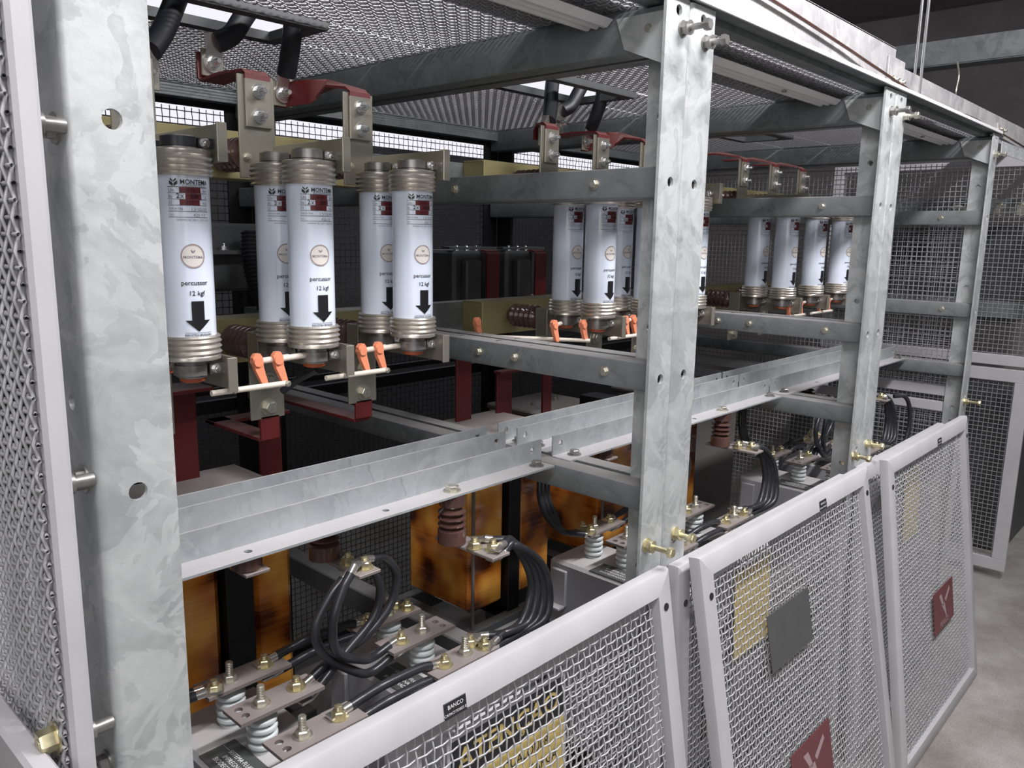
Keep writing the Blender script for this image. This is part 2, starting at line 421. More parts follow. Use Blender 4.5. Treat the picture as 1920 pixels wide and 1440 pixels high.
# =================================================================== STEEL FRAME
X1L, X1R, X2L, X2R, X3 = 1.3215, 1.3235, 2.4145, 2.4165, 3.600
DEP = 1.52
def holes_z(zs, lo): return [(z-lo, None, .0095) for z in zs]
HZ = [.39, .10, -.26, -.60, -.95]
def post(xc, sgn, y, ysgn, label, w=.083, front=True, mt='galv', hc=.5):
    """angle post: flange along x and flange along y, both from the outer corner"""
    t = thing('steel_post', label, 'post', (xc+sgn*w/2, y+ysgn*w/2, -H))
    lo = -H; ln = .412+H; th = .006
    rc = .008; m1 = MB(); m1.plate((xc+sgn*rc, y, lo), (0, 0, 1), (sgn, 0, 0), (0, ysgn, 0), ln, w-rc, th, [(z-lo, w*hc-rc, .0095) for z in HZ])
    m1.plate((xc, y+ysgn*rc, lo), (0, 0, 1), (0, ysgn, 0), (sgn, 0, 0), ln, w-rc, th, [(z-lo, w*.62-rc, .008) for z in (.22, -.17, -.66, -.72, -1.0)])
    arc = [(rc-rc*math.cos(a*PI/10), rc-rc*math.sin(a*PI/10)) for a in range(6)] + [(rc, th), (th, rc)]
    m1.prism([(xc+sgn*a, y+ysgn*b9, lo) for a, b9 in arc], (0, 0, ln))
    build(m1, 'angle_section', mt, t, smooth=30)
    return t
pB = {}
P0 = post(.277, 1, 0, 1, 'wide galvanized front corner post nearest the camera, left of the fuses', .078, hc=.5)
P1a = post(X1L, -1, 0, 1, 'left half of the bolted galvanized post pair in the middle of the rack front', .08)
P1b = post(X1R, 1, 0, 1, 'right half of the bolted galvanized post pair in the middle of the rack front')
P2a = post(X2L, -1, 0, 1, 'left half of the farther post pair, right of the farthest bay of fuses')
P2b = post(X2R, 1, 0, 1, 'right half of the farther post pair, left of the empty meshed bay')
P3 = post(X3, -1, 0, 1, 'last galvanized front post at the far right end of the rack')
for xc, s, lab in ((.277, 1, 'shaded back corner post behind the nearest front post'), (X1L, -1, 'dark back post left of pair behind the first bay'), (X1R, 1, 'dark back post right of pair behind the first bay'),
                   (X2L, -1, 'dark back post left of pair behind the second bay'), (X2R, 1, 'dark back post right of pair behind the second bay'), (X3, -1, 'back post at the far right end of the rack')):
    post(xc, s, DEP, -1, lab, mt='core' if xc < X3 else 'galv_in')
# clamp bolts through the front posts
def add_bolts(t, lst):
    for (p, d, r, h, sh, mt) in lst:
        q = MB(); q.bolt(p, d, r, h, sh); 
        build(q, 'hex_bolt', mt, t)
def stud(t, x, z, out=.05, mt='bolt'):
    """double nut + long bolt standing out of a front post toward the aisle"""
    q = MB(); q.cyl((x, 0, z), (x, -out, z), .0055, 12); q.cyl((x, 0, z), (x, -.003, z), .014, 18)
    q.lathe((x, -.003, z), (0, -1, 0), [(0, 0), (.0115, 0), (.0115, .009), (.0095, .011), (0, .011)], 6)
    q.cyl((x, -.014, z), (x, -.0165, z), .0125, 18); q.lathe((x, -out, z), (0, -1, 0), [(0, 0), (.0105, 0), (.0105, .008), (.009, .0105), (0, .0105)], 6)
    build(q, 'hex_bolt', mt, t)
stud(P1a, 1.262, -.584, .05, 'bolt_y'); stud(P1b, 1.366, -.588, .035, 'bolt_y'); stud(P1a, 1.295, .362, .045, 'hub'); stud(P1b, 1.374, .352, .035, 'hub')
stud(P2a, 2.349, -.615, .04, 'bolt_y'); stud(P2b, 2.455, -.597, .04, 'bolt_y'); stud(P2a, 2.380, .353, .04, 'hub'); stud(P2b, 2.491, .352, .03, 'bolt')
stud(P3, 3.55, .335, .03); stud(P3, 3.55, -.62, .05, 'bolt_y')
for z in (.09, -.245, -.56):
    q = MB(); q.bolt((.277, .03, z), (-1, 0, 0), .011, .009, .004); build(q, 'hex_bolt', 'hub', P0)

def channel_y(xw, xf, y0, y1, z0, z1, label, mt='galv_in', bolts=(), name='cross_beam', th=.005, holes=()):
    """rolled channel running front to back: web at xw, two flanges toward xf"""
    t = thing(name, label, 'beam', ((xw+xf)/2, (y0+y1)/2, z0))
    s = 1 if xf > xw else -1; r = .006; d = abs(xf-xw)
    pts = [(0, r), (r*.3, r*.3), (r, 0), (d, 0), (d, th), (r+th*.4, th), (th, r+th*.4)]
    prof = [(x, z) for x, z in pts]
    h = z1-z0
    outer = [(d, 0), (r, 0), (r*.3, r*.3), (0, r), (0, h-r), (r*.3, h-r*.3), (r, h), (d, h), (d, h-th), (r+th*.5, h-th), (th, h-r-th*.5), (th, r+th*.5), (r+th*.5, th), (d, th)]
    m1 = MB(); n = len(outer)
    vs = [(xw+s*a, yy, z0+c) for yy in (y0, y1) for a, c in outer]
    m1.add(vs, [(i, (i+1) % n, (i+1) % n+n, i+n) for i in range(n)])
    # end caps split into three quads strips
    for o in (0, n):
        m1.f += [tuple(o+k for k in q) for q in ((0, 1, 12, 13), (1, 2, 3, 11, 12), (3, 4, 10, 11), (4, 5, 6, 9, 10), (6, 7, 8, 9))]; m1.m += [0]*5
    build(m1, 'channel_section', mt, t, 30)
    for (y, z) in bolts:
        q = MB(); q.bolt((xw, y, z), (-s, 0, 0), .008, .006, .003); build(q, 'hex_bolt', 'bolt', t)
    for y in holes:
        q = MB(); q.cyl((xw+s*d*.5, y, z1+.0002), (xw+s*d*.5, y, z1+.0012), .007, 14); build(q, 'flange_hole_disc', 'bolt_s', t)  # pale disc added on the flange stands in for a hole
    return t
W = .046
frames = ((X1L, -1, 'at the near side of the middle post pair'), (X1R, 1, 'at the far side of the middle post pair'),
          (X2L, -1, 'at the near side of the farther post pair'), (X2R, 1, 'at the far side of the farther post pair'), (X3, -1, 'at the last post of the rack'))
for xc, s, where in frames:
    xf = xc+s*.0065; xw = xf+s*W
    zo = -.012 if xc > 3 else 0
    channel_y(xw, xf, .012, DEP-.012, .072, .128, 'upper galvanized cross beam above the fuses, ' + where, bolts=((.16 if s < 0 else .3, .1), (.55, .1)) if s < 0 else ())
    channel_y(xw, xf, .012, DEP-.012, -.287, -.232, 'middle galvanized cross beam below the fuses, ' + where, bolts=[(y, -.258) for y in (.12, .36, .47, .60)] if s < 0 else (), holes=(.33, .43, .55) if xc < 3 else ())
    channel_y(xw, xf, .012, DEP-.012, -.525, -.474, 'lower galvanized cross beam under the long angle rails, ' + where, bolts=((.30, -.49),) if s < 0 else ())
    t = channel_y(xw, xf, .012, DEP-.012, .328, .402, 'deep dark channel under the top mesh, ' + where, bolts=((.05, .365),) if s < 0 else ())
    if s < 0:   # gusset at the post
        q = MB(); q.prism([(xw-.002, .012, .300), (xw-.002, .012, .39), (xw-.002, .12, .39), (xw-.002, .10, .335)], (-.004, 0, 0)); build(q, 'gusset', 'galv', t)
# top front beams along x
def angle_x(x0, x1, yb, z0, hv, hf, label, name='angle_rail', mt='galv_rail', fdir=-1, th=.004, holes_v=(), holes_f=(), vlen=None, group=None, up=1):
    """angle along x: vertical flange at yb rising from z0, horizontal flange of depth hf toward fdir"""
    t = thing(name, label, 'rail', ((x0+x1)/2, yb, z0), group)
    m1 = MB(); vl = vlen or (x0, x1)
    m1.plate((vl[0], yb, z0), (1, 0, 0), (0, 0, up), (0, -fdir, 0), vl[1]-vl[0], hv, th, [(x-vl[0], hv*.55, .007) for x in holes_v])
    m1.plate((x0, yb, z0), (1, 0, 0), (0, fdir, 0), (0, 0, -up), x1-x0, hf, th, [(x-x0, hf*.5, .0065) for x in holes_f])
    build(m1, 'angle_section', mt, t, 30)
    return t
bays = [(.29, X1L-.05, 'first bay'), (X1R-.015, X2L-.05, 'second bay'), (X2R-.04, X3-.05, 'third bay')]
for i, (a, b2, bn) in enumerate(bays):
    xo = (0, 1.04, 2.11)[i]
    for yb, k, h in ((.28, 'front', 0), (.385, 'middle', 0), (.445, 'rear', 0)):
        vl = (a, b2) if i == 0 else (a+.0, b2)
        hf = [.57+xo, .83+xo] if k == 'front' else []
        t = angle_x(a, b2+(.0 if k != 'front' else -.015), yb, -.4715, .044, .05, f'{k} of the three long galvanized angle rails crossing the {bn}', holes_v=(a+.028, b2-.03), holes_f=[x for x in hf if x < b2-.05], vlen=(a+.002, b2))
        for x in ((b2-.045, -1),) + (((a+.045, 1),) if i else ()):
            q = MB(); q.bolt((x[0], yb-.026, -.4715), (0, 0, 1), .0115, .009, 0); build(q, 'hex_bolt', 'hub', t)
for i, (a, b2, bn) in enumerate(((.285, X1L, 'first bay'), (X1R, X2L, 'second bay'), (X2R, X3, 'third bay'))):
    t = thing('top_edge_beam', f'sloping-looking top front edge beam over the {bn}', 'beam', ((a+b2)/2, .02, .36))
    m1 = MB(); m1.box(a, b2, -.006, -.001, .414, .424); m1.box(a, b2, -.001, .06, .4165, .4205)
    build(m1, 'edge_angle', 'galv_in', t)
    m1 = MB(); m1.box(a, b2, -.010, -.0062, .414, .4245, .001); build(m1, 'painted_edge_highlight', 'bright', t)  # pale strip paints the highlight along the edge angle
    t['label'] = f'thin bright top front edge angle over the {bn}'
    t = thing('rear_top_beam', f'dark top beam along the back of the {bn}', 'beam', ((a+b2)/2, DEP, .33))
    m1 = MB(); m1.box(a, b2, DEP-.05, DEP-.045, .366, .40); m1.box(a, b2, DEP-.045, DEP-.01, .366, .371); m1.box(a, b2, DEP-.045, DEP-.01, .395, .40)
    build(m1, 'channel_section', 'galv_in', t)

# =================================================================== TOP MESH PANELS
PITCH = .016
def top_panel(x0, x1, bn, opening):
    t = thing('top_mesh_panel', f'woven wire roof panel over the {bn}', 'mesh panel', ((x0+x1)/2, DEP/2, .404))
    z = .404; w = .035
    fm = MB(); fm.box(x0, x1, .03, .03+w, z, z+.012); fm.box(x0, x1, DEP-w, DEP, z, z+.012); fm.box(x0, x0+w, .03+w, DEP-w, z, z+.012); fm.box(x1-w, x1, .03+w, DEP-w, z, z+.012)
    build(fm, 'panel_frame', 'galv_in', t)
    # stiffener with a ribbed underside
    sm = MB(); yc = .165
    prof = [(-.036, 0), (-.022, -.012), (-.014, -.012), (-.010, -.008), (-.004, -.008), (0, -.012), (.004, -.012), (.010, -.008), (.016, -.008), (.020, -.012), (.026, -.012), (.036, 0)]
    n = len(prof); vs = [(xx, yc+a, z-.012+c) for xx in (x0+.05, x1-.05) for a, c in prof]
    sm.add(vs, [(i, i+1, i+1+n, i+n) for i in range(n-1)] + [(n-1, 0, n, 2*n-1)] + [tuple(range(n)), tuple(range(2*n-1, n-1, -1))])
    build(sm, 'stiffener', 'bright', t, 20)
    for fx in (.3, .68):
        q = MB(); x = x0+fx*(x1-x0); q.cyl((x, yc-.002, z-.027), (x, yc-.002, z-.0235), .007, 12); build(q, 'screw', 'hub', t)
    ox0, ox1, oy0, oy1 = opening
    fo = MB(); k = .03
    fo.box(ox0-k, ox1+k, oy0-k, oy0, z-.008, z+.01); fo.box(ox0-k, ox1+k, oy1, oy1+k, z-.008, z+.01); fo.box(ox0-k, ox0, oy0, oy1, z-.008, z+.01); fo.box(ox1, ox1+k, oy0, oy1, z-.008, z+.01)
    build(fo, 'cable_opening_frame', 'device', t)
    for (a0, a1, b0, b1) in ((x0, x1, .03, oy0-k), (x0, x1, oy1+k, DEP), (x0, ox0-k, oy0-k, oy1+k), (ox1+k, x1, oy0-k, oy1+k)):
        if a1-a0 > .05 and b1-b0 > .05:
            me = wire_mesh_data('roof_wire', a1-a0, b1-b0, PITCH, .0017, .0020, 'roof_wire')
            cloth(me, t, (a0-(x0+x1)/2, b0-DEP/2+0, .006), (-PI/2, 0, 0))
    return t
top_panel(.29, X1L-.005, 'first bay with the nearest three power cables', (.50, .965, .66, .80))
top_panel(X1R+.005, X2L-.005, 'second bay between the two post pairs', (1.60, 1.99, .62, .78))
top_panel(X2R+.005, X3-.005, 'third bay at the far right', (2.80, 3.15, .66, .82))

# =================================================================== BACK AND END MESH PANELS
def grid_panel(name, label, x0, x1, z0, z1, y, mt, fmt, pitch=.022, r=.0014, fw=.04, sides=4, normal='y', amp=.0018):
    """upright framed mesh in plane y (normal y) or plane x (normal x; x0..x1 then runs along y)"""
    c = ((x0+x1)/2, y) if normal == 'y' else (y, (x0+x1)/2)
    t = thing(name, label, 'mesh panel', (c[0], c[1], z0))
    fm = MB()
    def bx(a0, a1, c0, c1):
        if normal == 'y': fm.box(a0, a1, y-.012, y+.012, c0, c1, .002)
        else: fm.box(y-.012, y+.012, a0, a1, c0, c1, .002)
    bx(x0, x1, z1-fw, z1); bx(x0, x1, z0, z0+fw); bx(x0, x0+fw, z0+fw, z1-fw); bx(x1-fw, x1, z0+fw, z1-fw)
    build(fm, 'panel_frame', fmt, t)
    me = wire_mesh_data('cloth', x1-x0-2*fw+.01, z1-z0-2*fw+.01, pitch, r, amp, mt, sides)
    if normal == 'y': cloth(me, t, (x0+fw-.005-c[0], 0, fw-.005))
    else: cloth(me, t, (0, x0+fw-.005-c[1], fw-.005), (0, 0, PI/2))
    return t
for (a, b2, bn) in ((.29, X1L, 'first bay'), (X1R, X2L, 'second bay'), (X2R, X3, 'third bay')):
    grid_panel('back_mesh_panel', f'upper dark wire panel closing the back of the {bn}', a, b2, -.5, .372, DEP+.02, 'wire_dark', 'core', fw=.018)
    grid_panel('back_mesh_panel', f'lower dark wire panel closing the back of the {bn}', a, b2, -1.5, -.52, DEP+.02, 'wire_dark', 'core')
grid_panel('end_mesh_panel', 'grey framed upper wire panel on the far right end of the rack', .03, DEP, -.62, .36, X3+.014, 'wire_mid', 'paint', pitch=.02, normal='x', r=.0017)
grid_panel('end_mesh_panel', 'grey framed lower wire panel on the far right end of the rack', .03, DEP, -1.58, -.645, X3+.014, 'wire_mid', 'paint', pitch=.02, normal='x', r=.0017)
# near end panel left of the first post
t = thing('end_mesh_panel', 'large grey framed wire panel at the left edge beside the nearest post', 'mesh panel', (.237, .75, -1.5))
fm = MB()
for (b0, b1, c0, c1) in ((-.03, .012, -1.5, .42), (1.47, 1.51, -1.5, .42), (.012, 1.47, -1.5, -1.45), (.012, 1.47, .37, .42)): fm.box(.2265, .2475, b0, b1, c0, c1, .004)
build(fm, 'panel_frame', 'paint', t)
cloth(wire_mesh_data('cloth', 1.52, 1.90, .0142, .0019, .0021, 'wire', 5), t, (.2225-.237, -.026-.75, .01), (0, 0, PI/2))
q = MB(); q.bolt((.2205, -.006, -.485), (-1, 0, 0), .012, .014, .004); build(q, 'hex_bolt', 'bolt_y', t)
for z in (.09, -.24, -.50):
    q = MB(); q.cyl((.2475, .006, z), (.258, .006, z), .0105, 18); q.cyl((.258, .006, z), (.2765, .006, z), .007, 14); build(q, 'spacer_bolt', 'hub', t)

# =================================================================== LEANING FRONT PANELS
outer_mesh = wire_mesh_data('front_cloth', .875, .885, PITCH, .00145, .0017, 'wire')
def lean_panel(label, x0, x1, ytop, ybot, ztop=-.62, extras=None, inner=False):
    t = thing('front_mesh_panel', label, 'mesh panel', (x0, ybot, -H))
    hgt = math.hypot(ztop+H, ytop-ybot); w = x1-x0; fw = .045
    t.rotation_euler = (-math.atan2(ytop-ybot, ztop+H), 0, 0)
    fm = MB()
    def bx(a0, a1, c0, c1): fm.box(a0, a1, -.012, .012, c0, c1, .003)
    # mitred sheet-metal frame with a rounded outer roll
    def strip(pa, pb, inn_a, inn_b):
        pa, pb, ia, ib = [V3((p[0], 0, p[1])) for p in (pa, pb, inn_a, inn_b)]
        n = V3((0, -.0125, 0)); bk = V3((0, .0125, 0)); k = .14
        def lerp(a, b3, f): return a+(b3-a)*f
        secs = []
        for (o, i2) in ((pa, ia), (pb, ib)):
            secs.append([o+bk, o+n*.35, lerp(o, i2, k*.35)+n*.85, lerp(o, i2, k)+n, i2+n, i2+bk])
        vs = secs[0]+secs[1]; m = 6
        fm.add(vs, [(i, (i+1) % m, (i+1) % m+m, i+m) for i in range(m)] + [tuple(range(m)), tuple(range(2*m-1, m-1, -1))])
    g = .0005
    strip((0, hgt), (w, hgt), (fw, hgt-fw), (w-fw, hgt-fw)); strip((w, hgt), (w, 0), (w-fw, hgt-fw), (w-fw, fw))
    strip((w, 0), (0, 0), (w-fw, fw), (fw, fw)); strip((0, 0), (0, hgt), (fw, fw), (fw, hgt-fw))
    fm.v = [(v[0]+x0, v[1]+ybot, v[2]-H) for v in fm.v]
    build(fm, 'panel_frame', 'paint', t, 40)
    me = outer_mesh if abs(w-.925) < .05 and abs(hgt-.985) < .05 else wire_mesh_data('front_cloth', w-2*fw+.012, hgt-2*fw+.012, PITCH, .00145, .0017, 'wire')
    o = cloth(me, t, (fw-.006, .003, fw-.006))
    if me is outer_mesh: o.scale = ((w-2*fw+.012)/.875, 1, (hgt-2*fw+.012)/.885)
    def local(mbx): mbx.v = [(v[0]+x0, v[1]+ybot, v[2]-H) for v in mbx.v]; return mbx
    for (a, c) in ((.028, hgt-.085), (w-.024, hgt-.07)):
        q = MB(); q.cyl((a, -.0128, c), (a, -.0138, c), .0075, 14); build(local(q), 'bolt_hole', 'sign_black', t)
    return t, hgt, w, local
def plate_part(t, local, name, mt, x0, x1, z0, z1, y=-.0085, th=.002):
    q = MB(); q.box(x0, x1, y-th, y, z0, z1, .0004); return build(local(q), name, mt, t)
def name_plate(t, local, cx, cz):
    p = plate_part(t, local, 'name_plate', 'sign_black', cx-.021, cx+.021, cz-.012, cz+.012, -.0125, .0015)
    q = MB(); fn = lambda u, v: (cx+u, -.0144, cz+v)
    put_text(q, 'BANCO', .0085, fn, 0, .0015); put_text(q, 'CAPACITORES 01', .0058, fn, 0, -.0075)
    o = build(local(q), 'lettering', 'print_white', p, 0)
def high_voltage_sign(t, local, x0, x1, z0, z1):
    p = plate_part(t, local, 'warning_sign', 'sign_red', x0, x1, z0, z1, -.007, .0025)
    cx, cz = (x0+x1)/2, (z0+z1)/2; q = MB(); fn = lambda u, v: (cx+u, -.0097, cz+v)
    w = x1-x0
    # white emblem: an arrow-headed bolt through a ring
    def poly(pts): q.add([fn(a*w, c*w) for a, c in pts], [tuple(range(len(pts)))])
    poly([(-.22, .22), (-.10, .22), (.0, .02), (-.08, .02)]); poly([(-.12, .05), (.04, .05), (.14, -.26), (.02, -.1)]); poly([(.05, .1), (.3, .24), (.33, .18), (.1, .04)])
    put_text(q, 'PERIGO', .028, fn, 0, -.062)
    build(local(q), 'lettering', 'sign_print', p, 0)
t, hg, w, loc = lean_panel('nearest leaning grey mesh panel with a black BANCO CAPACITORES plate', .345, 1.272, -.036, -.20)
name_plate(t, loc, .345*0+.36, hg-.034)
t, hg, w, loc = lean_panel('middle leaning mesh panel with a blank dark grey plate', 1.350, 2.275, -.056, -.24)
name_plate(t, loc, .60, hg-.033)
plate_part(t, loc, 'blank_plate', 'sign_grey', .255, .475, hg-.335, hg-.205, -.008)
high_voltage_sign(t, loc, .30, .52, hg-.70, hg-.55)
t, hg, w, loc = lean_panel('farthest leaning mesh panel, red warning sign near its middle', 2.385, 3.245, -.075, -.215)
name_plate(t, loc, .50, hg-.033)
high_voltage_sign(t, loc, .375, .595, hg-.665, hg-.525)
# inner panels standing against the posts behind
def caution_sign(t, local, x0, x1, z0, z1):
    zm = z0+(z1-z0)*.68
    p = plate_part(t, local, 'caution_sign', 'paint', x0-.006, x1+.006, z0-.006, z1+.012, -.010, .002)
    q = MB(); q.box(x0, x1, -.0128, -.0122, zm, z1); build(local(q), 'black_header', 'sign_black', p)
    q = MB(); q.box(x0, x1, -.0128, -.0122, z0, zm-.004); build(local(q), 'yellow_body', 'sign_yellow', p)
    cx = (x0+x1)/2; fn = lambda u, v: (cx+u, -.0133, v)
    q = MB(); put_text(q, 'ATENÇÃO', (x1-x0)*.19, fn, 0, zm+(z1-zm)*.25, bold=.0006); build(local(q), 'lettering', 'sign_yellow', p, 0)
    q = MB(); h = zm-z0
    for i, s in enumerate(('DETER QUALQUER', 'OPERAÇÃO DE CARGA', 'AGUARDAR', 'A DESCARGA')): put_text(q, s, h*.17, fn, 0, zm-h*.24*(i+1), sx=.85)
    build(local(q), 'lettering', 'print_black', p, 0)
t, hg, w, loc = lean_panel('inner mesh panel with a black and yellow sign, behind the nearest leaning panel', .62, 1.294, -.013, -.055, -.665)
caution_sign(t, loc, .10, .36, hg-.28, hg-.065)
t, hg, w, loc = lean_panel('inner mesh panel with a yellow sign, behind the middle leaning panel', 1.345, 2.25, -.0135, -.062, -.648)
plate_part(t, loc, 'caution_sign', 'sign_yellow', .245, .42, hg-.30, hg-.09, -.010)
t, hg, w, loc = lean_panel('inner mesh panel with a small amber sign, behind the farthest leaning panel', 2.372, 3.2, -.0135, -.07, -.652)
plate_part(t, loc, 'caution_sign', 'sign_yellow', .40, .56, hg-.34, hg-.10, -.010)
# removed panel leaning on the near end panel
t = thing('loose_mesh_panel', 'removed grey framed mesh panel leaning sideways at the bottom left corner', 'mesh panel', (.05, -.06, -H))
a = math.atan2(.148, 1.1); t.rotation_euler = (0, a, 0)
fm = MB(); hh = 1.12; y0, y1 = .0, .98
for (b0, b1, c0, c1) in ((y0, y1, hh-.05, hh), (y0, y1, 0, .05), (y0, y0+.05, .05, hh-.05), (y1-.05, y1, .05, hh-.05)): fm.box(-.012, .012, b0, b1, c0, c1, .004)
fm.v = [(v[0]+.05, v[1]-.06, v[2]-H) for v in fm.v]; build(fm, 'panel_frame', 'paint', t)
me = wire_mesh_data('cloth', .89, 1.03, .0142, .0019, .0021, 'wire'); cloth(me, t, (0, .045, .042), (0, 0, PI/2))

# =================================================================== FUSES
RT, RC = .0385, .0445
FT, FB = .078, -.157                       # tube top and bottom
XB = (0., 1.045, 2.11)
FX = (.566, .786, 1.012)
FY, FYR = .395, .497
def cylmap(cx, cy, r):
    return lambda u, v: (cx + r*math.sin(u/r), cy - r*math.cos(u/r), v)
def make_fuse(x, y, label):
    t = thing('high_voltage_fuse', label, 'fuse', (x, y, FB-.05), 'white high voltage fuses hanging in the rack')
    q = MB(); q.lathe((x, y, FB-.004), (0, 0, 1), [(0, 0), (RT, 0), (RT, FT-FB+.008), (0, FT-FB+.008)], 40); build(q, 'tube', 'tube', t)
    # ferrules with rolled ribs
    def rib(z0, s):
        pr = [(RT, 0), (RC-.002, .0005), (RC, .003)]
        h = .006
        for k in range(3):
            pr += [(RC-.0022, h), (RC+.0012, h+.004), (RC-.0022, h+.008)]; h += .0085
        pr += [(RC-.001, h+.002), (RC-.001, h+.006), (RC-.005, h+.0075), (0, h+.0075)]
        return pr
    q = MB(); q.lathe((x, y, FT), (0, 0, 1), rib(FT, 1), 36); build(q, 'ferrule', 'ferrule', t)
    q = MB(); q.lathe((x, y, FB), (0, 0, -1), rib(FB, -1), 36); build(q, 'ferrule', 'ferrule', t)
    zt, zb = FT+.039, FB-.039
    q = MB(); q.lathe((x, y, zt), (0, 0, 1), [(.03, 0), (.030, .002), (.0235, .0025), (.0235, .018), (.0215, .02), (.012, .02), (.012, .017), (0, .017)], 28); build(q, 'contact_hub', 'hub', t)
    q = MB(); q.lathe((x, y, zb), (0, 0, -1), [(.03, 0), (.030, .002), (.0235, .0025), (.0235, .026), (.0215, .028), (0, .028)], 28); build(q, 'contact_hub', 'hub', t)
    q = MB(); q.lathe((x, y, zb-.028), (0, 0, -1), [(0, 0), (.019, 0), (.019, .005), (.013, .008), (0, .008)], 22); build(q, 'striker_disc', 'striker', t)
    # printed label, wrapped round the tube, facing the aisle
    R = RT+.0004; f0 = cylmap(x, y, R); R2 = RT+.0008; f1 = cylmap(x, y, R2)
    q = MB()
    def rect(f, u0, u1, v0, v1, n=8):
        vs = []
        for i in range(n+1):
            u = u0+(u1-u0)*i/n; vs += [f(u, v0), f(u, v1)]
        q.add(vs, [(2*i, 2*i+2, 2*i+3, 2*i+1) for i in range(n)])
    Z = FT; c = -.0085
    q.cur = 0      # black
    put_text(q, 'MONTEMA', .0096, f1, c+.010, Z-.0125, bold=.0001, sx=.92)
    def tri(pts, f=f1): q.add([f(a, b2) for a, b2 in pts], [tuple(range(len(pts)))])
    lx, lz = c-.021, Z-.0085     # emblem: two leaning leaves over a diamond
    tri([(lx-.0058, lz+.001), (lx-.0058, lz-.004), (lx-.0005, lz-.0075), (lx-.0005, lz-.003)]); tri([(lx+.0058, lz+.001), (lx+.0005, lz-.003), (lx+.0005, lz-.0075), (lx+.0058, lz-.004)])
    tri([(lx-.004, lz+.0045), (lx-.0045, lz+.002), (lx-.0005, lz-.0015), (lx-.0005, lz+.001)]); tri([(lx+.004, lz+.0045), (lx+.0005, lz+.001), (lx+.0005, lz-.0015), (lx+.0045, lz+.002)])
    for v in (.0165, .0252, .034, .0425, .0512, .0595): rect(f1, c-.030, c+.030, Z-v-.0003, Z-v+.0003)
    put_text(q, '2', .0095, f1, c-.0155, Z-.0325, bold=.00015); put_text(q, 'X', .0075, f1, c-.0095, Z-.0325)
    qp = q; q = MB()
    def tri(pts, f=f1): q.add([f(a, b2) for a, b2 in pts], [tuple(range(len(pts)))])
    put_text(q, 'percussor', .0098, f1, c+.002, Z-.158, bold=.00008); put_text(q, '12 kgf', .0098, f1, c+.004, Z-.1735, bold=.00008)
    a0 = c+.0045
    for k in range(4):
        u0, u1 = a0-.0095+k*.00475, a0-.0095+(k+1)*.00475; tri([(u0, Z-.182), (u0, Z-.211), (u1, Z-.211), (u1, Z-.182)])
    for k in range(8):
        u0, u1 = a0-.0185+k*.004625, a0-.0185+(k+1)*.004625
        g = lambda u: Z-.2275+abs(u-a0)/.0185*.0165
        tri([(u0, g(u0)), (u1, g(u1)), (u1, Z-.2105), (u0, Z-.2105)])
    rect(f1, a0-.02, a0+.020, Z-.2295, Z-.2290)
    put_text(q, 'INDUSTRIA BRASILEIRA', .0042, f1, a0, Z-.2342, bold=.0001, sx=.95)
    build(q, 'percussor_marking', 'print_black', t, 0); q = qp
    q.cur = 1      # grey small print
    put_text(q, 'ELETROMETÁLICA', .0045, f1, c+.0095, Z-.0158); put_text(q, 'Un', .0075, f1, c-.029, Z-.0238, 'LEFT'); put_text(q, 'In', .0075, f1, c-.029, Z-.0325, 'LEFT'); put_text(q, 'I1', .0075, f1, c-.029, Z-.0412, 'LEFT')
    put_text(q, 'kV', .006, f1, c+.029, Z-.0235, 'RIGHT'); put_text(q, 'A', .006, f1, c+.029, Z-.0325, 'RIGHT'); put_text(q, 'KA', .006, f1, c+.029, Z-.0412, 'RIGHT')
    put_text(q, 'DATA FAB.', .0042, f1, c-.029, Z-.0488, 'LEFT'); put_text(q, '13/10/14', .0075, f1, c+.028, Z-.0503, 'RIGHT'); put_text(q, 'S.V.', .0042, f1, c-.029, Z-.0575, 'LEFT'); put_text(q, '426 13', .007, f1, c+.024, Z-.0588, 'RIGHT')
    put_text(q, 'NORMAS: IEC 282-1 / DIN 43625', .0036, f1, c+.006, Z-.0645)
    q.cur = 2      # dark red fields
    rect(f0, c-.013, c+.018, Z-.0250, Z-.0170); rect(f0, c-.005, c+.019, Z-.0338, Z-.0257); rect(f0, c-.013, c+.016, Z-.0423, Z-.0345)
    q.cur = 0; put_text(q, '4,16', .0072, f1, c+.003, Z-.0236); put_text(q, '500', .0078, f1, c+.008, Z-.0325, bold=.0002); put_text(q, '31,5', .0068, f1, c+.001, Z-.041)
    build(q, 'printed_label', ['print_black', 'print_grey', 'print_red'], t, 0)
    # round maker's sticker
    q = MB(); cu, cv = c+.0015, Z-.1155
    def disc(r0, r1, f):
        vs = []; n = 28
        for i in range(n):
            A = 2*PI*i/n
            for r in (r0, r1): vs.append(f(cu+r*math.sin(A), cv+r*math.cos(A)))
        q.add(vs, [(2*i, 2*i+1, (2*i+3) % (2*n), (2*i+2) % (2*n)) for i in range(n)])
    q.cur = 0; disc(.0158, .0178, f1); q.cur = 1
    for a1, a2 in ((0.0002, .005), (.005, .010), (.010, .0158)): disc(a1, a2, f0)
    q.cur = 2; put_text(q, 'MONTEMA', .0058, f1, cu, cv-.0035, bold=.00005)
    for s in (-1, 1): q.add([f1(cu+s*.0003, cv+.007), f1(cu+s*.0028, cv+.0095), f1(cu+s*.0028, cv+.0065), f1(cu+s*.0003, cv+.004)], [(0, 1, 2, 3) if s < 0 else (3, 2, 1, 0)])
    build(q, 'round_sticker', ['emblem_ring', 'emblem', 'print_grey'], t, 0)
    return t
wh = [('first bay', 'nearest, leftmost', 'middle', 'right'), ('second bay', 'leftmost', 'middle', 'right'), ('third bay', 'leftmost', 'middle', 'right')]
bayname = ('nearest bay, left of the middle posts', 'second bay, between the two post pairs', 'farthest')
base = None
